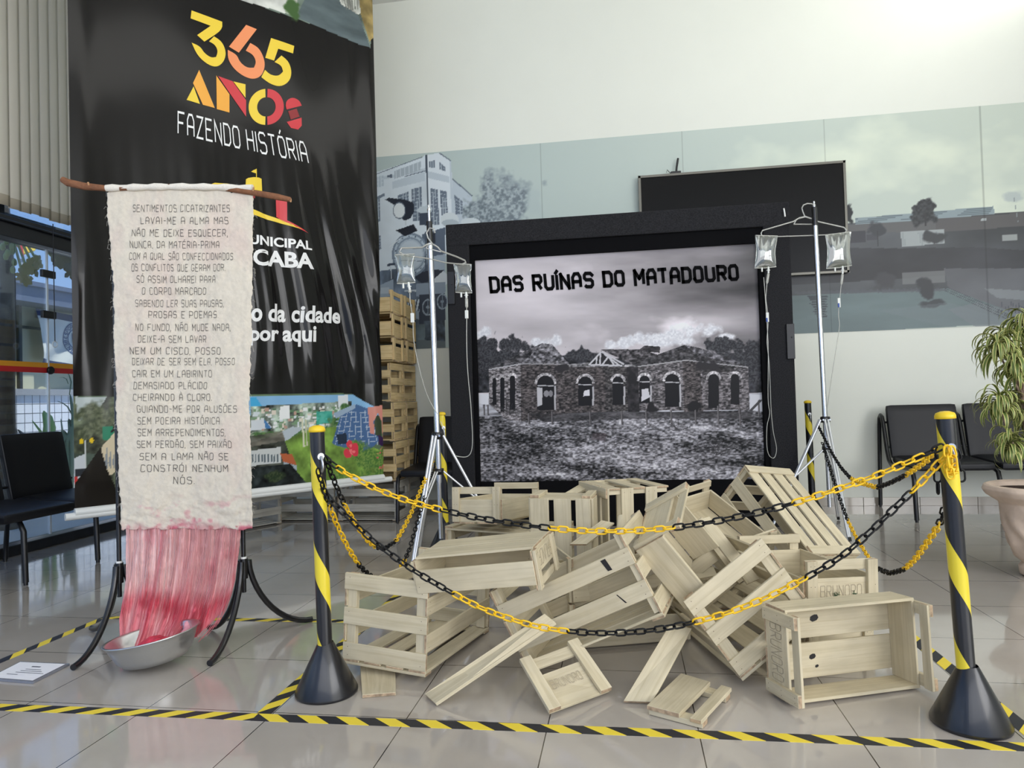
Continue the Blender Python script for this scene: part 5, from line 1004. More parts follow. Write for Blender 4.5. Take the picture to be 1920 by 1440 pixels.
# sprig marks on the lettered crate end
g = MB()
for k in range(26):
    a = random.uniform(0, 6.28); c = np.array([d8[0] / 2 + .003, (-.02 if k % 2 else .05) + random.uniform(-.008, .008), .056 + random.uniform(-.006, .006)]); r = random.uniform(.006, .016)
    g.tube([R8 @ c + t8, R8 @ (c + np.array([.003, r * math.cos(a), r * math.sin(a)])) + t8], .0011, 4)
o = g.build('green_sprigs', mat('green_fibre', (34, 84, 48), .7)); tag(o, 'two tufts of green fibre stuck to the lettered crate end', 'tuft')
# stacked crates behind the banner
TWX, TWY = -2.175, 5.895
tow = []
for col, (y0, dz, nm) in enumerate(((TWY, 0, 'front'), (TWY + .37, -.005, 'rear'))):
    z = .022
    for i in range(4):
        h = .312; rr = yaw(.015 * ((i * 7) % 3 - 1)); crate_a(rr, np.array([TWX - .01 * i + .004 * ((i * 5) % 3), y0, z]), [.53, .338, h, .3], f'{["lowest", "second", "third", "fourth"][i]} slatted crate from the floor in the {nm} crate tower', 'slatted crates of the towers', wood=WOODG if i < 1 else WOODW); z += h + .022
    for i in range(3):
        rr = yaw(.05 - .02 * i); crate_b(rr, np.array([TWX - .01, y0, z + .004]), [.50, .325, .188, .125], f'{["lower", "middle", "topmost"][i]} tan handle crate at the top of the {nm} crate tower', 'handle crates topping the towers', wood=WOODW); z += .204
crate_a(yaw(0), np.array([-2.735, 5.895, .022]), [.53, .338, .31, .3], 'grey slatted crate on the floor under the banner rod, left of the front tower', 'slatted crates under the banner', wood=WOODG)
crate_a(yaw(1.05), np.array([-3.18, 5.48, .022]), [.53, .338, .31, .3], 'grey slatted crate turned sideways under the banner, nearest the glass wall', 'slatted crates under the banner', wood=WOODG)

# ================================================================== hazard tape on the floor
def tape_mat(name, rev, w):
    M = bpy.data.materials.new(name); M.use_nodes = True; n = M.node_tree.nodes; l = M.node_tree.links; b = n['Principled BSDF']; a = n.new('ShaderNodeAttribute'); a.attribute_name = 'board'; sp = n.new('ShaderNodeSeparateXYZ'); l.new(a.outputs['Vector'], sp.inputs[0])
    m1 = n.new('ShaderNodeMath'); m1.operation = 'MULTIPLY_ADD'; m1.inputs[1].default_value = rev; l.new(sp.outputs[1], m1.inputs[0]); l.new(sp.outputs[0], m1.inputs[2])
    m2 = n.new('ShaderNodeMath'); m2.operation = 'DIVIDE'; m2.inputs[1].default_value = w; l.new(m1.outputs[0], m2.inputs[0]); m3 = n.new('ShaderNodeMath'); m3.operation = 'FRACT'; l.new(m2.outputs[0], m3.inputs[0])
    m4 = n.new('ShaderNodeMath'); m4.operation = 'GREATER_THAN'; m4.inputs[1].default_value = .5; l.new(m3.outputs[0], m4.inputs[0]); x = n.new('ShaderNodeMix'); x.data_type = 'RGBA'; l.new(m4.outputs[0], x.inputs[0]); x.inputs[6].default_value = rgba((238, 212, 62)); x.inputs[7].default_value = rgba((34, 35, 42)); l.new(x.outputs[2], b.inputs['Base Color']); b.inputs['Roughness'].default_value = .5; return M
TPA = tape_mat('hazard_tape_smooth', -1.4, .132); TPB = tape_mat('hazard_tape_grit', 1.25, .132)
def tape(p, q, w, M, label, z=.0006):
    p = np.array([*p, 0.0]); q = np.array([*q, 0.0]); d_ = q - p; L = np.linalg.norm(d_); d_ /= L; n = np.array([-d_[1], d_[0], 0]); g = MB(); N = max(2, int(L / .2)); vs = []; bc = []
    for i in range(N + 1):
        c = p + d_ * L * i / N
        for s_ in (-1, 1):
            for zz in (0.0, z): vs.append(c + n * s_ * w / 2 + [0, 0, zz]); bc.append((10 + L * i / N, s_ * w / 2, 1.0))
    fs = []
    for i in range(N): a = i * 4; fs += [(a + 1, a + 5, a + 7, a + 3), (a, a + 2, a + 6, a + 4), (a, a + 4, a + 5, a + 1), (a + 2, a + 3, a + 7, a + 6)]
    fs += [(0, 1, 3, 2), (N * 4, N * 4 + 2, N * 4 + 3, N * 4 + 1)]
    g.add(vs, fs, 0, False, bc); o = g.build('hazard_tape', M); return tag(o, label, 'tape', 'hazard tape strips on the floor')
tape((-2.62, 2.118), (-1.16, 2.139), .050, TPA, 'black and yellow tape strip on the floor in front of the bowl')
tape((-1.21, 2.137), (1.60, 2.178), .050, TPB, 'long black and yellow tape strip across the floor in front of the crates', .0009)
tape((-2.535, 2.14), (-2.515, 3.10), .042, TPA, 'black and yellow tape strip on the floor at left, running away behind the caption card')
tape((-2.53, 3.085), (-1.22, 3.115), .040, TPA, 'black and yellow tape strip on the floor behind the gauze stands', .0009)
tape((-1.192, 2.165), (-1.19, 4.60), .05, TPB, 'black and yellow tape strip running back from the left stanchion', .0012)
tape((1.125, 2.20), (1.085, 4.9), .05, TPB, 'black and yellow tape strip running back beside the right stanchion', .0012)

# ================================================================== stanchions and chains
BLKP = mat('black_pvc', (21, 22, 27), .3, coat=.2); YELP = mat('yellow_cap', (232, 196, 36), .4); CHY = mat('yellow_chain', (240, 192, 22), .4); CHB = mat('black_chain', (11, 11, 12), .45, spec=.3); GALV = mat('galvanised_steel', (190, 192, 196), .3, 1.0)
def spiral_mat(ph):
    M = bpy.data.materials.new('spiral_stripe'); M.use_nodes = True; n = M.node_tree.nodes; l = M.node_tree.links; b = n['Principled BSDF']; a = n.new('ShaderNodeAttribute'); a.attribute_name = 'board'; sp = n.new('ShaderNodeSeparateXYZ'); l.new(a.outputs['Vector'], sp.inputs[0])
    m3 = n.new('ShaderNodeMath'); m3.operation = 'FRACT'; l.new(sp.outputs[0], m3.inputs[0]); m4 = n.new('ShaderNodeMath'); m4.operation = 'LESS_THAN'; m4.inputs[1].default_value = .38; l.new(m3.outputs[0], m4.inputs[0])
    x = n.new('ShaderNodeMix'); x.data_type = 'RGBA'; l.new(m4.outputs[0], x.inputs[0]); x.inputs[6].default_value = rgba((21, 22, 27)); x.inputs[7].default_value = rgba((226, 204, 52)); l.new(x.outputs[2], b.inputs['Base Color']); b.inputs['Roughness'].default_value = .3; b.inputs['Coat Weight'].default_value = .2; return M
SPM = spiral_mat(0)
def stanchion(base, top, ph, label, sleeve=True):
    base = np.array([*base, 0.0]); top = np.array(top, float); s = empty('chain_stanchion', base, label, 'stanchion', 'striped chain stanchions'); ax = top - base; H = np.linalg.norm(ax); ax /= H; u = np.cross([0, 1.0, 0], ax); u /= np.linalg.norm(u); w = np.cross(ax, u)
    g = MB(); g.lathe([(.0, 0), (.104, 0), (.107, .004), (.107, .012), (.030, .168), (.026, .175)], 56, base); part(g, 'cone_base', BLKP, s)
    g = MB(); N = 40; r = .0252; vs = []; bc = []; zs = np.linspace(.165, H - .012, 60)
    for z in zs:
        for k in range(N + 1):
            a = 2 * math.pi * k / N - math.pi / 2 + math.pi / 2; vs.append(base + ax * z + r * (math.cos(a) * u + math.sin(a) * w)); bc.append(((z / .315) + k / N + ph + 10, 1, 1))
    g.add(vs, [(i * (N + 1) + k, i * (N + 1) + k + 1, (i + 1) * (N + 1) + k + 1, (i + 1) * (N + 1) + k) for i in range(len(zs) - 1) for k in range(N)], 0, True, bc); part(g, 'striped_pole', SPM, s)
    g = MB(); Rm = np.stack([u, w, ax], 1); g.lathe([(.0255, H - .02), (.0285, H - .02), (.0285, H - .011), (.025, H - .003), (.012, H + .002), (0, H + .003)], 32, base, R=Rm); part(g, 'cap', YELP, s)
    fr_ = EYE - base; fr_[2] = 0; fr_ /= np.linalg.norm(fr_); fr_ = fr_ * .93 + np.cross([0, 0, 1], fr_) * .36; fr_ /= np.linalg.norm(fr_); hp = base + ax * (H - .105) + fr_ * .026; g = MB(); g.tube([hp - fr_ * .002, hp + fr_ * .003], .0125, 16); g.tube([hp + fr_ * .004, hp + fr_ * .018 - ax * .02, hp + fr_ * .019 - ax * .04, hp + fr_ * .008 - ax * .052], .0042, 8); part(g, 'chain_hook', GALV, s)
    return s
S1, S2, S3, S4 = (-1.055, 2.345), (.985, 2.30), (-1.236, 4.71), (1.42, 5.80)
stanchion(S1, (-1.060, 2.323, .928), .09, 'striped stanchion at the left front, nearest the pink fringe')
stanchion(S2, (.949, 2.300, .928), .07, 'striped stanchion at the right front, leaning a little, with bunched chain')
stanchion(S3, (-1.238, 4.70, .925), .6, 'striped stanchion at the left back behind the silver light stand')
stanchion(S4, (1.41, 5.80, .925), .15, 'striped stanchion at the right back behind the silver light stand')
def link_mesh(mb, c, tdir, side, L=.043, W=.025, r=.0031):
    """one stadium-shaped link"""
    nrm = np.cross(tdir, side); pts = []; h = (L - W) / 2
    for k in range(7): a = -math.pi / 2 + math.pi * k / 6; pts.append(c + tdir * (h + (W / 2 - r) * math.cos(a)) + side * ((W / 2 - r) * math.sin(a)))
    for k in range(7): a = math.pi / 2 + math.pi * k / 6; pts.append(c + tdir * (-h + (W / 2 - r) * math.cos(a)) + side * ((W / 2 - r) * math.sin(a)))
    mb.tube(pts, r, 6, closed=True)
def chain(way, plane, cols, label, pitch=.0305, twist=.0, scale=1.0):
    """way: photo pixels along the chain; plane: two plan points of the upright plane it hangs in; cols: [(pixel index fraction, 'Y'/'B')...] by waypoint number"""
    P = np.array([on_vert(x, y, *plane) for x, y in way]); seg = np.linalg.norm(np.diff(P, axis=0), axis=1); S = np.concatenate([[0], np.cumsum(seg)]); n = max(2, int(S[-1] / (pitch * scale)))
    Q = np.stack([np.interp((np.arange(n + 1)) / n * S[-1], S, P[:, k]) for k in range(3)], 1)
    for _ in range(2): Q[1:-1] = .25 * Q[:-2] + .5 * Q[1:-1] + .25 * Q[2:]
    root = empty('plastic_chain', Q[0], label, 'chain', 'plastic barrier chains'); br = [(np.interp(i, np.arange(len(S)), S) / S[-1], c) for i, c in cols]; secs = []
    for i in range(n):
        f = (i + .5) / n; c = [cc for ff, cc in br if ff <= f][-1]
        if not secs or secs[-1][0] != c: secs.append((c, MB()))
        td = Q[i + 1] - Q[i]; td /= np.linalg.norm(td); up = np.array([0, 0, 1.0]) - td * td[2]; up /= (np.linalg.norm(up) + 1e-9); sd = np.cross(td, up); a = twist * i + (math.pi / 2 if i % 2 else 0) + .25 + .15 * math.sin(i * 1.7); v = up * math.cos(a) + sd * math.sin(a); link_mesh(secs[-1][1], (Q[i] + Q[i + 1]) / 2, td, v, .043 * scale, .025 * scale, .0031 * scale)
    for c, mb in secs: part(mb, 'link_run', CHY if c == 'Y' else CHB, root, label='yellow links' if c == 'Y' else 'black links')
    return root
PF = ((S1[0], 2.318), (S2[0], 2.270))
chain([(607, 856), (620, 868), (635, 880), (700, 915), (760, 938), (830, 957), (900, 972), (970, 983), (1035, 991), (1100, 996), (1180, 996), (1270, 989), (1340, 978), (1420, 962), (1490, 943), (1560, 921), (1640, 893), (1725, 857), (1745, 848), (1768, 836)], PF, [(0, 'B'), (2, 'Y'), (5, 'B'), (8, 'Y'), (11, 'B'), (14, 'Y'), (17, 'B')], 'upper front chain swagged between the two front stanchions')
chain([(586, 868), (590, 888), (598, 906), (612, 930), (640, 958), (670, 986), (700, 1015), (740, 1045), (780, 1073), (815, 1093), (850, 1113), (900, 1140), (960, 1162), (1010, 1176), (1065, 1184), (1130, 1188), (1200, 1185), (1260, 1176), (1300, 1167), (1370, 1148), (1440, 1120), (1520, 1079), (1580, 1043), (1640, 990), (1680, 950), (1710, 922), (1745, 885), (1776, 850)], PF, [(0, 'B'), (10, 'Y'), (14, 'B'), (18, 'Y'), (21, 'B'), (25, 'Y')], 'lower front chain hanging deep across the crate heap')
PL_ = ((S1[0] + .02, S1[1] + .02), (S3[0], S3[1] - .03))
chain([(609, 858), (620, 886), (632, 915), (645, 945), (658, 968), (672, 990), (690, 1015), (705, 1026), (722, 1028), (742, 1015), (757, 990), (772, 960), (782, 935), (805, 880), (822, 838)], PL_, [(0, 'B'), (3, 'Y'), (7, 'B'), (9, 'Y')], 'upper chain running back on the left side')
chain([(595, 880), (606, 914), (618, 950), (635, 992), (655, 1032), (672, 1058), (690, 1077), (712, 1090), (733, 1087), (745, 1074), (758, 1052), (768, 1030), (778, 995), (795, 935), (822, 858)], PL_, [(0, 'B'), (2, 'Y'), (5, 'B'), (8, 'Y'), (10, 'B')], 'lower chain running back on the left side')
PR_ = ((S2[0] - .02, S2[1] + .03), (S4[0], S4[1] - .03))
chain([(1760, 838), (1735, 866), (1700, 890), (1670, 905), (1645, 914), (1615, 906), (1595, 897), (1577, 877), (1560, 850), (1535, 800)], PR_, [(0, 'Y'), (2, 'B'), (4, 'Y'), (6, 'B')], 'upper chain running back on the right side')
chain([(1774, 940), (1770, 962), (1760, 986), (1740, 1015), (1715, 1050), (1695, 1068), (1668, 1075), (1645, 1066), (1625, 1040), (1605, 1007), (1590, 977), (1578, 945), (1560, 890), (1542, 830)], PR_, [(0, 'B'), (2, 'Y'), (5, 'B'), (7, 'Y'), (10, 'B')], 'lower chain running back on the right side')
PB_ = ((S2[0] - .2, S2[1] - .055), (S2[0] + .2, S2[1] - .062))
chain([(1778, 838), (1772, 856), (1774, 876), (1779, 895), (1785, 902), (1791, 892), (1794, 872), (1790, 852), (1783, 838)], PB_, [(0, 'Y')], 'bunch of spare yellow chain hanging on the right front stanchion', scale=.95)
chain([(1776, 836), (1767, 850), (1783, 866), (1780, 884), (1784, 898)], ((S2[0] - .2, S2[1] - .07), (S2[0] + .2, S2[1] - .077)), [(0, 'Y')], 'short yellow chain end dangling over the bunch on the right front stanchion', scale=.95)
PB2 = ((S2[0] - .2, S2[1] + .02), (S2[0] + .2, S2[1] + .02))
chain([(1762, 838), (1758, 860), (1757, 890), (1759, 926)], PB2, [(0, 'B')], 'black chain end dangling left of the right front stanchion')
chain([(1790, 842), (1800, 862), (1805, 880), (1803, 902)], PB2, [(0, 'B')], 'black chain end dangling right of the right front stanchion')
# ================================================================== silver light stands with drip bags
SIL = mat('satin_aluminium', (226, 228, 232), .25, 1.0); SIL2 = mat('bright_aluminium', (236, 238, 240), .32, .75)
CLEARP = mat_clear('clear_hanger_plastic', (240, 240, 236), .35, .28, (226, 226, 218)); BAGM = mat_clear('saline_bag_film', (226, 230, 226), .25, .05, (226, 226, 212), .05); TUBEM = mat_clear('clear_tube', (236, 236, 230), .3, .5, (222, 222, 212)); PORT = mat('milky_plastic', (226, 228, 222), .4); BLUEP = mat('blue_clip', (36, 78, 160), .4)
def light_stand(c, feet, ztop, zmetal, lab, lean=(0, 0)):
    c = np.array([*c, 0.0]); s = empty('light_stand', c, lab, 'stand', 'silver light stands'); ax = np.array([lean[0], lean[1], 1.0]); P = lambda z: c + ax * z
    g = MB(); g.tube([P(.50), P(zmetal)], .0175, 20); g.tube([P(.16), P(.52)], .014, 16); part(g, 'lower_tube', SIL, s)
    for dx in (-.006, .006): pass
    g = MB(); g.tube([P(zmetal - .005), P(zmetal + .13)], .0185, 16); part(g, 'locking_collar', BLKM, s)
    g = MB(); g.tube([P(zmetal + .13), P(ztop - .035)], .009, 12); g.tube([P(ztop - .04), P(ztop - .025), P(ztop - .02), P(ztop - .012), P(ztop)], [.011, .011, .006, .0085, .006], 12); part(g, 'spigot', SIL, s)
    zj = .79; zl = .57
    g = MB(); g.lathe([(0, -.022), (.03, -.022), (.034, -.015), (.034, .015), (.03, .022), (0, .022)], 20, P(zj)); part(g, 'leg_collar', BLKM, s); g = MB(); g.lathe([(0, -.018), (.03, -.018), (.032, .018), (0, .018)], 20, P(zl)); part(g, 'brace_collar', BLKM, s)
    for f in feet:
        f = np.array([*f, .008]); d = f - c; d[2] = 0; d /= np.linalg.norm(d); n = np.cross(d, [0, 0, 1]); top = P(zj) + d * .036; g = MB()
        for o in (-.011, .011): g.tube([top + n * o, f + n * o * .5], .0085, 10)
        lg = part(g, 'leg', SIL2, s); mid = top + (f - top) * .52; g = MB()
        for o in (-.008, .008): g.tube([P(zl) + d * .03 + n * o, mid + n * o], .0055, 8)
        part(g, 'brace', SIL2, lg)
        g = MB(); g.tube([f + (top - f) * .0, f + (top - f) * .03], .0125, 10); part(g, 'rubber_foot', BLKM, lg)
    for o in (-1, 1):
        g = MB(); q = P(zj) + np.array([.022 * o, -.034, 0]); g.tube([q, q + [0, -.004, 0]], .006, 8); part(g, 'bolt', SIL, s)
    return s
LSL = (-1.134, 4.225); LSR = (1.44, 5.40)
light_stand(LSL, [(-1.225, 3.88), (-.72, 4.33), (-1.40, 4.62)], 2.22, 1.985, 'silver light stand with drip bags left of the felt partition', (-.012, 0))
light_stand(LSR, [(1.43, 4.93), (1.60, 5.78), (1.02, 5.36)], 2.38, 2.205, 'silver light stand with drip bags right of the felt partition', (-.014, 0))
def ond_px(seq, D): return [on_d(x, y, D) for x, y in seq]
def hanger(pts, bar, hook, yoke, lab):
    r = empty('coat_hanger', hook[len(hook) // 2], lab, 'hanger', 'clear plastic hangers'); g = MB(); g.tube(pts, .0052, 8); part(g, 'shoulders', CLEARP, r); g = MB(); g.tube(bar, .0042, 8); part(g, 'bar', CLEARP, r); g = MB(); g.tube(hook, .0048, 8); part(g, 'hook', CLEARP, r); g = MB(); g.tube(yoke, .0042, 8); part(g, 'yoke', CLEARP, r)
DR_ = 5.15; Z7 = lambda u, v: (1380 + u / 4.115, 350 + v / 4.115)
hanger(ond_px([Z7(*q) for q in ((200, 380), (193, 360), (205, 338), (260, 322), (445, 268), (490, 240), (535, 230), (580, 245), (600, 262), (770, 300), (835, 315), (850, 335), (842, 360), (800, 372))], DR_), ond_px([Z7(*q) for q in ((205, 382), (320, 385), (540, 378), (700, 372), (800, 370))], DR_), ond_px([Z7(*q) for q in ((532, 232), (516, 195), (508, 165), (520, 142), (550, 130), (585, 132), (600, 150), (592, 164))], DR_), ond_px([Z7(*q) for q in ((445, 290), (470, 250), (535, 234), (585, 250), (600, 290), (445, 290))], DR_), 'clear plastic coat hanger hooked on the right light stand')
Z8 = lambda u, v: (640 + u / 3.692, 250 + v / 3.692)
def on_left(seq, dd): return [on_d(*Z8(u, v), 4.22 + dd[i] if hasattr(dd, '__len__') else 4.22 + dd) for i, (u, v) in enumerate(seq)]
hanger(on_left([(500, 855), (440, 845), (400, 820), (415, 795), (560, 790), (590, 770), (625, 762), (670, 790), (690, 815), (800, 855), (855, 880), (862, 895), (840, 905)], [-.10, -.14, -.16, -.16, -.03, -.01, 0, .02, .03, .1, .14, .14, .13]), on_left([(500, 852), (620, 870), (720, 895), (840, 908)], [-.10, -.03, .04, .13]), on_left([(628, 762), (600, 725), (590, 690), (610, 655), (640, 660), (648, 690)], 0), on_left([(585, 795), (600, 775), (628, 764), (665, 785), (690, 820), (585, 795)], 0), 'clear plastic coat hanger hooked on the left light stand')
def bag(tl, tr, bl, br, D, chamber, tube, clampi, lab, seed):
    """drip bag: film pillow with folds, ports, drip chamber, tube, roller clamp; px corners and distance"""
    q = [on_d(*p, D) for p in (tl, tr, br, bl)]; ctr = (q[0] + q[1]) / 2; r = empty('drip_bag', ctr, lab, 'drip bag', 'drip bags on the light stands'); n = -CAM_W.copy(); n[2] = 0; n /= np.linalg.norm(n); N = 22; Mv = 26
    def P(u, v, side):
        waist = 1 - .13 * math.sin(math.pi * np.clip(v, 0, 1)) ** 1.5; uu = .5 + (u - .5) * waist; p = (q[0] * (1 - uu) + q[1] * uu) * (1 - v) + (q[3] * (1 - uu) + q[2] * uu) * v
        e = max(0, 4 * u * (1 - u)) ** .6 * max(0, math.sin(math.pi * v ** .75)) ** .7; th = .019 * e * (.45 + v); fold = .003 * math.sin(u * 22 + seed) * max(0, 1 - v * 2.2); return p + n * side * (th + fold * (e > .05)) + n * .001 * side
    for side in (1, -1):
        pass
    g = MB()
    for side in (1, -1):
        vs = [P(i / N, j / Mv, side) for j in range(Mv + 1) for i in range(N + 1)]; g.add(vs, [(j * (N + 1) + i, j * (N + 1) + i + 1, (j + 1) * (N + 1) + i + 1, (j + 1) * (N + 1) + i) for j in range(Mv) for i in range(N)], 0, True)
    part(g, 'film_pouch', BAGM, r)
    g = MB(); g.tube([q[0] + (q[1] - q[0]) * .02, q[0] * .5 + q[1] * .5, q[1]], .0028, 6); g.tube([q[3], q[3] * .5 + q[2] * .5 - [0, 0, .004], q[2]], .0032, 6); part(g, 'weld_seam', TUBEM, r)
    pb = q[3] * .36 + q[2] * .64; pc = on_d(*chamber[0], D); pd = on_d(*chamber[1], D)
    g = MB(); g.tube([pb + [0, 0, .004], pb - [0, 0, .014], pc], [.006, .008, .007], 10); a = q[3] * .66 + q[2] * .34; g.tube([a, a - [.0, 0, .03]], .006, 8); g.tube([pc * .5 + pb * .5 - np.array([.012, 0, 0]), pc * .5 + pb * .5 + np.array([.012, 0, 0])], .003, 6); part(g, 'port', PORT, r)
    g = MB(); g.tube([pc, pc * .9 + pd * .1, pc * .15 + pd * .85, pd], [.006, .0095, .0095, .004], 12); part(g, 'drip_chamber', TUBEM, r)
    T_ = [on_d(x, y, D if len(z) == 0 else z[0]) for x, y, *z in tube]; g = MB(); Q = [pd] + T_; Q2 = []
    for i in range(len(Q) - 1):
        for k in range(4):
            t_ = k / 4; p0 = Q[max(i - 1, 0)]; p1 = Q[i]; p2 = Q[i + 1]; p3 = Q[min(i + 2, len(Q) - 1)]; Q2.append(.5 * ((2 * p1) + (-p0 + p2) * t_ + (2 * p0 - 5 * p1 + 4 * p2 - p3) * t_ ** 2 + (-p0 + 3 * p1 - 3 * p2 + p3) * t_ ** 3))
    Q2.append(Q[-1]); g.tube(Q2, .0026, 6); part(g, 'tube', TUBEM, r)
    ka, kb = on_d(*clampi[0], D), on_d(*clampi[1], D); g = MB(); g.board((ka + kb) / 2, (.02, .014, np.linalg.norm(kb - ka)), 2); rc = part(g, 'roller_clamp', PORT, r, .002)
    if len(clampi) > 2: g = MB(); kc = on_d(*clampi[2], D - .012); g.board(kc, (.012, .006, .03), 2); part(g, 'clamp_wheel', BLUEP, rc, .002)
bag(Z7(147, 375), Z7(322, 380), Z7(143, 628), Z7(310, 618), DR_ - .02, (Z7(250, 668), Z7(238, 750)), [(1437, 545), (1436, 560), (1439, 585), (1440, 610), (1438, 640), (1442, 680), (1444, 720), (1446, 770), (1450, 810), (1456, 840), (1452, 858), (1443, 855), (1438, 838), (1438, 800), (1443, 775), (1440, 745), (1440, 640), (1432, 520)], (Z7(248, 972), Z7(236, 1045), Z7(238, 1028)), 'drip bag hanging from the left end of the hanger on the right light stand', 1.0)
bag(Z7(688, 372), Z7(888, 348), Z7(697, 632), Z7(893, 608), DR_ - .02, (Z7(822, 672), Z7(812, 758)), [(1576, 545), (1574, 565), (1572, 590), (1574, 610), (1570, 640), (1562, 690), (1556, 730), (1550, 770), (1548, 790)], (Z7(800, 860), Z7(788, 932), Z7(792, 915)), 'drip bag hanging from the right end of the hanger on the right light stand', 2.2)
bag(Z8(370, 840), Z8(508, 835), Z8(385, 1040), Z8(512, 1032), 4.05, (Z8(474, 1085), Z8(474, 1105)), [(769, 565), (771, 578), (774, 600, 4.08), (776, 640, 4.1), (786, 690, 4.12), (797, 730, 4.15), (809, 758, 4.17), (822, 778, 4.18)], (Z8(486, 1245), Z8(498, 1310)), 'drip bag hanging from the left end of the hanger on the left light stand', .4)
bag(Z8(775, 900), Z8(902, 908), Z8(790, 1100), Z8(906, 1104), 4.34, (Z8(866, 1140), Z8(868, 1210)), [(875, 600), (875, 640), (876, 680), (879, 720), (882, 750), (884, 780), (886, 820), (884, 845), (876, 856), (860, 856), (848, 850), (838, 830), (830, 800), (826, 790)], (Z8(867, 1225), Z8(868, 1282)), 'drip bag hanging from the right end of the hanger on the left light stand', 3.1)

# ================================================================== waiting benches
LEA = mat('black_leatherette', (17, 18, 23), .42, spec=.35, bump=(350, .12)); FRM = mat('black_painted_tube', (16, 16, 18), .35)
def pad(g, c, sx, sy, sz, R, crown=.25, n=14):
    """upholstered cushion: rounded box"""
    vs = []; 
    for face in range(6):
        ax = face // 2; sg = 1 if face % 2 else -1; k = len(vs)
        for i in range(n + 1):
            for j in range(n + 1):
                a, b_ = i / n * 2 - 1, j / n * 2 - 1; p = np.zeros(3); p[ax] = sg; p[(ax + 1) % 3] = a; p[(ax + 2) % 3] = b_
                h = np.array([sx, sy, sz]) / 2; r = min(h) * .75; pw = p * h; inner = np.clip(pw, -(h - r), h - r); d_ = pw - inner; L = np.linalg.norm(d_); pw = inner + (d_ / L * r if L > 1e-9 else 0); vs.append(R @ pw + c)
        g.add(vs[k:], [((i * (n + 1) + j), ((i + 1) * (n + 1) + j), ((i + 1) * (n + 1) + j + 1), (i * (n + 1) + j + 1)) if sg > 0 else ((i * (n + 1) + j), (i * (n + 1) + j + 1), ((i + 1) * (n + 1) + j + 1), ((i + 1) * (n + 1) + j)) for i in range(n) for j in range(n)], 0, True)
def bench(origin, ang, nseat, pitch, lab, arms=True, group=None, foff=0.0):
    """linked seats: local x along the row, local -y to the front; origin at the left back foot"""
    c, s_ = math.cos(ang), math.sin(ang); R = np.array([[c, -s_, 0], [s_, c, 0], [0, 0, 1]]); o = np.array([*origin, 0.0]); rt = empty('waiting_bench', o + R @ np.array([nseat * pitch / 2, -.4, 0]), lab, 'bench' if nseat > 1 else 'chair', group); W = lambda p: R @ np.array(p, float) + o
    for i in range(nseat + (0 if foff else 1)):
        x = i * pitch + foff; prof = [(0.0, .015), (-.02, .35), (-.045, .70), (-.055, .755), (-.085, .78), (-.115, .765), (-.135, .72), (-.20, .50), (-.235, .42), (-.29, .385), (-.50, .385), (-.66, .385), (-.715, .365), (-.735, .31), (-.755, .015)]
        if not arms: prof = [(0, .015), (-.03, .40), (-.29, .385), (-.60, .385), (-.66, .37), (-.69, .31), (-.70, .015)]
        g = MB(); g.tube([W((x, a, b_)) for a, b_ in prof], .0165, 12); sf = part(g, 'side_frame', FRM, rt)
        for a in (0.0, prof[-1][0]): g = MB(); g.tube([W((x, a, .0)), W((x, a, .016))], .012, 10); part(g, 'foot', FRM, sf)
    g = MB(); g.tube([W((-.02, -.36, .385)), W((nseat * pitch + .02, -.36, .385))], .015, 10); g.tube([W((0, -.12, .72)), W((nseat * pitch, -.12, .72))], .009, 8); g.tube([W((0, -.19, .52)), W((nseat * pitch, -.19, .52))], .009, 8); part(g, 'cross_bar', FRM, rt)
    Rb = R @ np.array([[1, 0, 0], [0, math.cos(.22), math.sin(.22)], [0, -math.sin(.22), math.cos(.22)]]) 
    for i in range(nseat):
        x = (i + .5) * pitch; g = MB(); pad(g, W((x, -.17, .645)), pitch - .05, .05, .44, R @ np.array([[1, 0, 0], [0, math.cos(.2), math.sin(.2)], [0, -math.sin(.2), math.cos(.2)]])); part(g, 'backrest', LEA, rt)
        g = MB(); pad(g, W((x, -.49, .415)), pitch - .04, .50, .065, R @ np.array([[1, 0, 0], [0, math.cos(.04), -math.sin(.04)], [0, math.sin(.04), math.cos(.04)]])); part(g, 'seat', LEA, rt)
    return rt
bench((2.12, 6.43), 0.0, 3, .585, 'row of linked black seats with looped tube arms against the back wall at right')
bench((-1.885, 6.40), 0.0, 1, .50, 'single black chair tucked between the crate tower and the felt partition')
bench((-4.17, 2.29), math.pi / 2, 4, .57, 'row of linked black seats along the glass wall at left', arms=False, foff=.2)

# ================================================================== potted plant
pc = np.array([2.13, 4.08, 0.0]); URN = mat('cream_urn_stone', (214, 192, 172), .7, noise=(14, .12), bump=(30, .35)); pt = empty('potted_plant', pc, 'tall variegated plant in a pale ornate urn at the right edge', 'plant')
prof = [(.0, .0), (.085, .0), (.105, .012), (.11, .05), (.095, .075), (.125, .10), (.150, .16), (.165, .24), (.178, .33), (.188, .385), (.205, .40), (.238, .425), (.256, .455), (.25, .475), (.236, .48), (.218, .472), (.205, .45)]
g = MB(); n = 72; vs = []
P_ = []
for i in range(len(prof) - 1):
    for k in range(4): P_.append(tuple(np.array(prof[i]) * (1 - k / 4) + np.array(prof[i + 1]) * k / 4))
P_.append(prof[-1])
for r, z in P_:
    for k in range(n):
        a = 2 * math.pi * k / n; rel = .010 * math.sin(a * 9 + 2.2 * math.sin(z * 26)) * max(0, 1 - abs(z - .24) / .16) + .007 * math.sin(a * 7) * max(0, 1 - abs(z - .44) / .05); rr = max(0, r + rel * (r > .09)); vs.append(pc + np.array([rr * math.cos(a), rr * math.sin(a), z]))
g.add(vs, [(i * n + k, i * n + (k + 1) % n, (i + 1) * n + (k + 1) % n, (i + 1) * n + k) for i in range(len(P_) - 1) for k in range(n)], 0, True); part(g, 'urn', URN, pt)
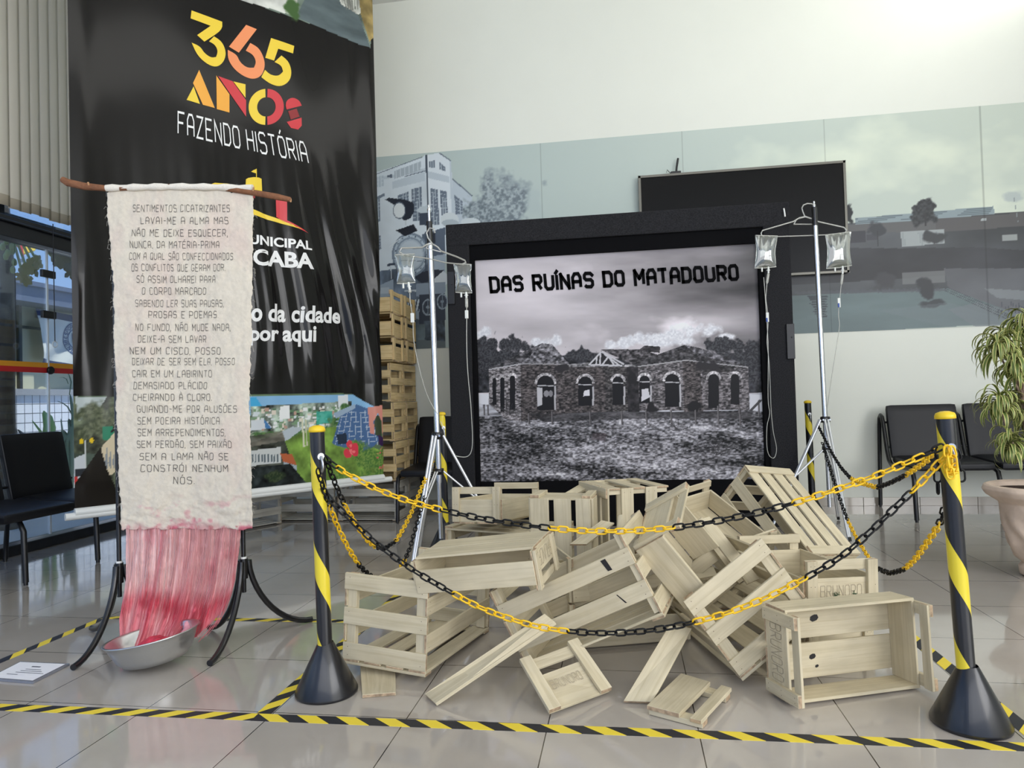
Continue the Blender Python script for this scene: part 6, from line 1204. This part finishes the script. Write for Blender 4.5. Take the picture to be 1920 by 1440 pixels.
g = MB(); g.lathe([(0, .452), (.1, .456), (.208, .448)], 30, pc); part(g, 'soil', mat('bark_soil', (72, 48, 36), .95, noise=(90, .6), bump=(120, 1.0)), pt)
STEM = mat('grey_stem_bark', (132, 112, 96), .85, noise=(50, .25), bump=(90, .4)); heads = []
def stem(pts, r): g = MB(); g.tube(pts, r, 10); part(g, 'stem', STEM, pt)
HD = [(1872, 655, 4.0, .20), (1905, 690, 3.9, .17), (1885, 640, 4.15, .18), (1925, 605, 4.1, .22), (1930, 660, 4.2, .2), (1875, 760, 3.88, .19), (1895, 830, 3.80, .16), (1930, 780, 4.0, .2), (1915, 735, 4.15, .16), (1960, 700, 4.1, .22), (1985, 620, 4.2, .22), (1960, 830, 3.9, .18), (1990, 760, 4.1, .2)]
base = pc + np.array([0, 0, .45]); fork = on_d(1918, 745, 4.05); stem([base, base + [-.01, .0, .10], fork - [0, 0, .10], fork], [.022, .02, .018, .016]); base2 = pc + np.array([-.04, -.03, .45]); stem([base2, base2 + [.0, -.01, .12], on_d(1905, 850, 3.9)], [.014, .012, .010]); stem([base2 + [.05, 0, 0], base2 + [.06, .01, .15], on_d(1935, 800, 4.0)], [.012, .012, .009])
LV = bpy.data.materials.new('variegated_leaf'); LV.use_nodes = True; n_ = LV.node_tree.nodes; l_ = LV.node_tree.links; a_ = n_.new('ShaderNodeAttribute'); a_.attribute_name = 'Col'; l_.new(a_.outputs['Color'], n_['Principled BSDF'].inputs['Base Color']); n_['Principled BSDF'].inputs['Roughness'].default_value = .45
for hi, (x, y, D, ln) in enumerate(HD):
    h = on_d(x, y, D); st = fork if hi < 5 or hi in (8, 9, 10, 12) else (on_d(1905, 850, 3.9) if hi in (5, 6) else on_d(1935, 800, 4.0)); stem([st, (st + h) / 2 + np.array([0, 0, -.02]), h - [0, 0, .02]], [.008, .006, .005]); g = MB(); cols = []
    for k in range(54):
        az = k * 2.399 + hi; el = random.uniform(-.25, 1.35); L = ln * random.uniform(.75, 1.2); w = .0108 * random.uniform(.8, 1.15); d = np.array([math.cos(az), math.sin(az), 0]); sd = np.array([-d[1], d[0], 0]); p = h + np.array([0, 0, random.uniform(-.05, .05)]); vs = []; N = 8; ang = el
        for i in range(N + 1):
            t_ = i / N; ww = w * (math.sin(math.pi * min(1, .12 + t_ * .88)) ** .6) * (1 - .25 * t_) + .0006
            for j, f in enumerate((-1, -.55, 0, .55, 1)):
                vs.append(p + sd * ww * f + np.array([0, 0, (.35 * ww * abs(f))])); e = abs(f) > .8; cc = (234, 224, 150) if e else ((124, 138, 64) if abs(f) > .2 else (78, 100, 44)); cols.append(rgba(np.array(cc) * random.uniform(.9, 1.08)))
            p = p + (d * math.cos(ang) + np.array([0, 0, math.sin(ang)])) * L / N; ang -= (.34 + .16 * t_) * (1 if el > 0 else .6)
        g.add(vs, [(i * 5 + j, i * 5 + j + 1, (i + 1) * 5 + j + 1, (i + 1) * 5 + j) for i in range(N) for j in range(4)], 0, True)
    o = part(g, 'leaf_rosette', LV, pt); ca = o.data.attributes.new('Col', 'FLOAT_COLOR', 'POINT'); ca.data.foreach_set('color', np.clip(np.array(cols, np.float32), 0, 1).ravel())

# ================================================================== outside, beyond the glass wall
XO = -6.6
def ox(x, y, X=XO): return on_x(x, y, X)
b = MB(); b.box((-14, -8, -.12), (XL - .3, 16, -.06)); struct(b, 'ground', mat('outdoor_paving', (206, 201, 190), .9, noise=(4, .1)))
nb = empty('neighbour_building', (XO - .3, 6.5, -.06), 'low neighbouring building outside with tiled wall, window and metal fascia', 'building')
zs = ox(60, 741)[2]; zf0, zf1 = ox(60, 574)[2], ox(60, 541)[2]
TILEW = bpy.data.materials.new('white_wall_tile'); TILEW.use_nodes = True; n_ = TILEW.node_tree.nodes; l_ = TILEW.node_tree.links; br_ = n_.new('ShaderNodeTexBrick'); br_.offset = 0; br_.inputs['Scale'].default_value = 1; br_.inputs['Brick Width'].default_value = .105; br_.inputs['Row Height'].default_value = .105; br_.inputs['Mortar Size'].default_value = .0045; br_.inputs['Color1'].default_value = rgba((226, 228, 236)); br_.inputs['Color2'].default_value = rgba((218, 221, 230)); br_.inputs['Mortar'].default_value = rgba((70, 74, 84))
tc_ = n_.new('ShaderNodeTexCoord'); sp_ = n_.new('ShaderNodeSeparateXYZ'); cb_ = n_.new('ShaderNodeCombineXYZ'); l_.new(tc_.outputs['Object'], sp_.inputs[0]); l_.new(sp_.outputs[1], cb_.inputs[0]); l_.new(sp_.outputs[2], cb_.inputs[1]); l_.new(cb_.outputs[0], br_.inputs['Vector']); l_.new(br_.outputs['Color'], n_['Principled BSDF'].inputs['Base Color']); n_['Principled BSDF'].inputs['Roughness'].default_value = .3
b = MB(); b.box((XO - .2, 1.0, -.06), (XO, 12.0, zs)); part(b, 'tiled_wall', TILEW, nb)
b = MB(); b.box((XO - .2, 1.0, zs), (XO + .04, 12.0, zs + .07)); part(b, 'sill', mat('grey_sill', (150, 152, 158), .5), nb)
CREAMP = mat('cream_panel', (196, 194, 168), .5); b = MB(); b.box((XO - .16, 1.0, zs + .07), (XO - .1, 12.0, zf0)); part(b, 'cream_panel', CREAMP, nb)
b = MB(); b.box((XO - .2, 1.0, zf0), (XO + .25, 12.0, zf1)); b.box((XO + .2, 1.0, zf1 - .03), (XO + .3, 12.0, zf1 + .02)); part(b, 'metal_fascia', mat('grey_blue_fascia', (104, 114, 136), .35, .3), nb)
b = MB(); y_ = ox(48, 650)[1]; b.box((XO - .11, y_ - .02, zs + .07), (XO - .06, y_ + .02, zf0)); b.box((XO - .11, y_ - .35, ox(50, 612)[2] - .015), (XO - .06, y_ + .5, ox(50, 612)[2] + .015)); part(b, 'window_bar', MATS['black_window_frame'], nb)
b = MB(); y1_ = ox(34, 650)[1]; b.box((XO - .12, 1.2, zs + .07), (XO - .08, y1_, zf0 - .02)); part(b, 'dark_window', mat('dark_glass', (30, 34, 44), .12), nb)
b = MB(); b.box((XO - .1, y1_ - .03, zs + .07), (XO - .05, y1_ + .01, zf0)); b.box((XO - .1, ox(2, 650)[1], zs + .07), (XO - .05, ox(2, 650)[1] + .03, zf0)); part(b, 'window_frame', mat('pale_alu', (168, 172, 182), .4), nb)
# white cloth banner with round emblem
XB = XO + .02; bq = [ox(62, 578, XB), ox(175, 600, XB), ox(175, 700, XB), ox(73, 680, XB)]; fb = empty('cloth_flag', (bq[0] + bq[1]) / 2, 'white cloth flag with a round blue emblem hung on the building outside', 'flag')
def fq(u, v, off=0.0): p = (bq[0] * (1 - u) + bq[1] * u) * (1 - v) + (bq[3] * (1 - u) + bq[2] * u) * v; return p + np.array([off + .03 * math.sin(u * 7 + v * 3) * v + .015 * math.sin(v * 9 + u * 14) * v + .03, .04 * math.sin(v * 3) * (1 - u), 0])
NU, NV = 30, 24
g = MB(); g.add([fq(i / NU, j / NV) for j in range(NV + 1) for i in range(NU + 1)], [(j * (NU + 1) + i, (j + 1) * (NU + 1) + i, (j + 1) * (NU + 1) + i + 1, j * (NU + 1) + i + 1) for j in range(3, NV - 2) for i in range(NU)], 0, True); part(g, 'cloth', mat('white_flag_cloth', (206, 208, 204), .8), fb)
g = MB(); g.add([fq(i / NU, j / NV) for j in range(NV + 1) for i in range(NU + 1)], [(j * (NU + 1) + i, (j + 1) * (NU + 1) + i, (j + 1) * (NU + 1) + i + 1, j * (NU + 1) + i + 1) for j in (0, 1, 2, NV - 2, NV - 1) for i in range(NU)], 0, True); part(g, 'blue_band', mat('navy_cloth', (46, 56, 92), .8), fb)
NAVY = mat('navy_ink', (52, 72, 120), .7); ec = (.70, .45); g = MB()
fe = lambda q: fq(ec[0] + q[0] * .30, ec[1] + q[1] * .33, .004)
for rr in (1.0, .68): stroke_mesh(g, [[(rr * math.cos(a), rr * math.sin(a)) for a in np.linspace(0, 2 * math.pi, 49)]], .045, fe, .2)
for txt, a0, da, sg in (('ESPORTE', math.pi * 1.02, .235, 1), ('BENE', math.pi * .93, -.235, -1)):
    for i, ch in enumerate(txt):
        a = a0 + da * i; L, wd = glyph_lines(ch); u = np.array([math.cos(a), math.sin(a)]); t_ = np.array([-math.sin(a), math.cos(a)]) * sg; stroke_mesh(g, [[tuple(u * (.84 + sg * (q[1] / 6 - .5) * .18) + t_ * (q[0] - wd / 2) * .032) for q in l2] for l2 in L], .035, fe, 1)
for q in ((-.45, -.35, -.25, .35), (-.2, -.4, .0, .4), (.05, -.38, .25, .42), (.3, -.3, .45, .3)): poly_mesh(g, [(q[0], q[1]), (q[2], q[1] + .05), (q[2], q[3]), (q[0], q[3] - .05)], fe)
poly_mesh(g, [(-.4, .42), (.4, .42), (.0, .62)], fe); part(g, 'round_emblem', NAVY, fb)
# papaya tree and the coloured flag behind it
XT = -5.6; pp = empty('papaya_tree', ox(10, 1150, XT) * np.array([1, 1, 0]), 'papaya tree with green fruit outside the glass wall', 'tree')
pb_ = ox(10, 520, XT); g = MB(); g.tube([[XT, pb_[1], -.06], [XT, pb_[1], 1.2], [XT + .02, pb_[1] + .01, 2.2], [XT, pb_[1] - .02, 3.0]], [.075, .065, .06, .05], 14); part(g, 'trunk', mat('papaya_trunk', (72, 66, 62), .9, noise=(12, .3), bump=(20, .6)), pp)
FRU = mat('green_papaya', (128, 150, 78), .45)
for k, (x, y) in enumerate(((12, 452), (22, 462), (14, 474), (23, 470), (11, 480), (27, 491), (5, 462), (24, 505), (18, 445))):
    c_ = ox(x, y, XT + .13 + .02 * (k % 3)); g = MB(); g.lathe([(.0, -.038), (.013, -.034), (.021, -.018), (.022, 0), (.017, .018), (.007, .03), (0, .033)], 14, c_); part(g, 'fruit', FRU, pp)
LF = [mat('papaya_leaf_gold', (168, 150, 66), .6), mat('papaya_leaf_dark', (48, 58, 34), .6)]
def lobed(g, c, r, n, mi, tilt):
    for k in range(n):
        a = 2 * math.pi * k / n + tilt; d = np.array([.25 * math.sin(a * 1.3 + tilt), math.cos(a), math.sin(a)]); s_ = np.array([.4 * math.sin(k), -d[2], d[1]]); L = r * random.uniform(.6, 1.1); pts = [c]
        for t_, w in ((.35, .16), (.5, .30), (.62, .16), (.75, .24), (.9, .12)): pts.append(c + d * L * t_ + s_ * L * w)
        pts.append(c + d * L); 
        for t_, w in ((.9, .12), (.75, .24), (.62, .16), (.5, .30), (.35, .16)): pts.append(c + d * L * t_ - s_ * L * w)
        g.add(pts, [(0, i, i + 1) for i in range(1, len(pts) - 1)], mi)
for (x, y, r, mi, dX) in ((62, 498, .16, 0, .3), (52, 508, .14, 0, .25), (70, 490, .12, 0, .3), (44, 520, .13, 0, .2), (112, 478, .2, 1, .45), (128, 492, .2, 1, .45), (135, 470, .2, 1, .4), (104, 488, .12, 1, .45), (10, 440, .22, 1, -.1), (36, 440, .16, 1, -.15), (136, 505, .14, 1, .45)):
    c_ = ox(x, y, XT + dX); g = MB(); lobed(g, c_, r * .72, 9, mi, x); o = part(g, 'leaf', LF, pp); g = MB(); g.tube([[XT, pb_[1], 2.75], (np.array([XT, pb_[1], 2.75]) + c_) / 2 + [0, 0, .08], c_], .011, 6); part(g, 'leaf_stalk', FRU, pp)
fl = [ox(22, 452, -9), ox(66, 446, -9), ox(60, 470, -9), ox(40, 486, -9)]; ff = empty('hanging_flag', np.mean(fl, 0), 'red and yellow flag hanging outside behind the papaya tree', 'flag')
fz_ = lambda u, v: (fl[0] * (1 - u) + fl[1] * u) * (1 - v) + (fl[3] * (1 - u) + fl[2] * u) * v + np.array([.06 * math.sin(u * 6 + v * 2), 0, 0])
for nm, u0, u1, c_ in (('red_field', 0, .32, (200, 60, 66)), ('yellow_field', .32, 1, (224, 196, 80))):
    g = MB(); g.add([fz_(u0 + (u1 - u0) * i / 8, j / 8) for j in range(9) for i in range(9)], [(j * 9 + i, j * 9 + i + 1, (j + 1) * 9 + i + 1, (j + 1) * 9 + i) for j in range(8) for i in range(8)], 0, True); o = part(g, nm, mat(nm, c_, .8), ff); o.modifiers.new('thickness', 'SOLIDIFY').thickness = .004
g = MB(); g.tube([ox(20, 450, -9), ox(66, 445, -9), ox(105, 480, -9)], .012, 6); g.tube([fl[3], fl[3] * [1, 1, 0]], .03, 8); part(g, 'pole', mat('pale_alu', (168, 172, 182), .4), ff)
# strap-leaved garden plants at the foot of the tiled wall
XG = XO + .55
for gi, (x0, lv, lab) in enumerate(((20, [(20, 832, 24, 795, .035), (40, 830, 33, 805, .03), (10, 835, 4, 800, .02)], 'dark strap-leaved plant against the white tiled wall outside, leftmost'), (84, [(86, 835, 82, 770, .075), (92, 835, 93, 776, .05), (80, 835, 60, 788, .02), (98, 835, 96, 800, .03)], 'bright green broad-leaved plant outside behind the left bench'), (124, [(128, 835, 129, 785, .06), (120, 836, 117, 806, .05), (134, 830, 131, 738, .035), (136, 780, 108, 752, .012), (110, 835, 114, 785, .015), (130, 740, 128, 700, .01), (128, 720, 112, 708, .008), (135, 700, 140, 690, .01)], 'tall thin-leaved plant outside next to the banner edge'))):
    rt = empty('garden_plant', ox(x0, 1000, XG) * np.array([1, 1, 0]), lab, 'plant', 'garden plants outside the glass'); M = mat('strap_leaf_%d' % gi, ((34, 48, 40), (112, 158, 62), (60, 92, 58))[gi], .5)
    for xa, ya, xb, yb, w in lv:
        a = ox(xa, ya, XG); c_ = ox(xb, yb, XG); base_ = np.array([XG, a[1], -.06]) if ya > 800 else a; mid = (a + c_) / 2 + np.array([.03, 0, .02]); g = MB(); vs = []
        cv = [base_, a * .7 + base_ * .3, a * .9 + c_ * .1, mid, c_ * .8 + mid * .2, c_] if ya > 800 else [a, (a + mid) / 2, mid, mid * .5 + c_ * .5 + [0, 0, .01], c_, c_]
        for i, p in enumerate(cv):
            ww = w * (.5, .8, 1, .9, .5, .06)[i]
            for f in (-1, 0, 1): vs.append(np.array(p) + np.array([.25 * ww * abs(f), f * ww, 0]))
        g.add(vs, [(i * 3 + j, i * 3 + j + 1, (i + 1) * 3 + j + 1, (i + 1) * 3 + j) for i in range(5) for j in range(2)], 0, True); o = part(g, 'leaf', M, rt); o.modifiers.new('thickness', 'SOLIDIFY').thickness = .002
# pull cord of the blind
pcq = on_x(100, 470, XL + .16); pcr = on_x(103, 640, XL + .16); cdz = empty('blind_cord', pcq, 'thin dark pull cord with ring hanging in front of the glass wall', 'cord')
g = MB(); g.tube([pcq + [0, 0, .2], pcr], .0035, 6); part(g, 'cord', MATS['black_plastic'], cdz); g = MB(); g.tube([pcr + np.array([0, .022 * math.cos(a), -.022 + .022 * math.sin(a)]) for a in np.linspace(0, 2 * math.pi, 17)[:-1]], .003, 6, closed=True); part(g, 'ring', PORT, cdz)
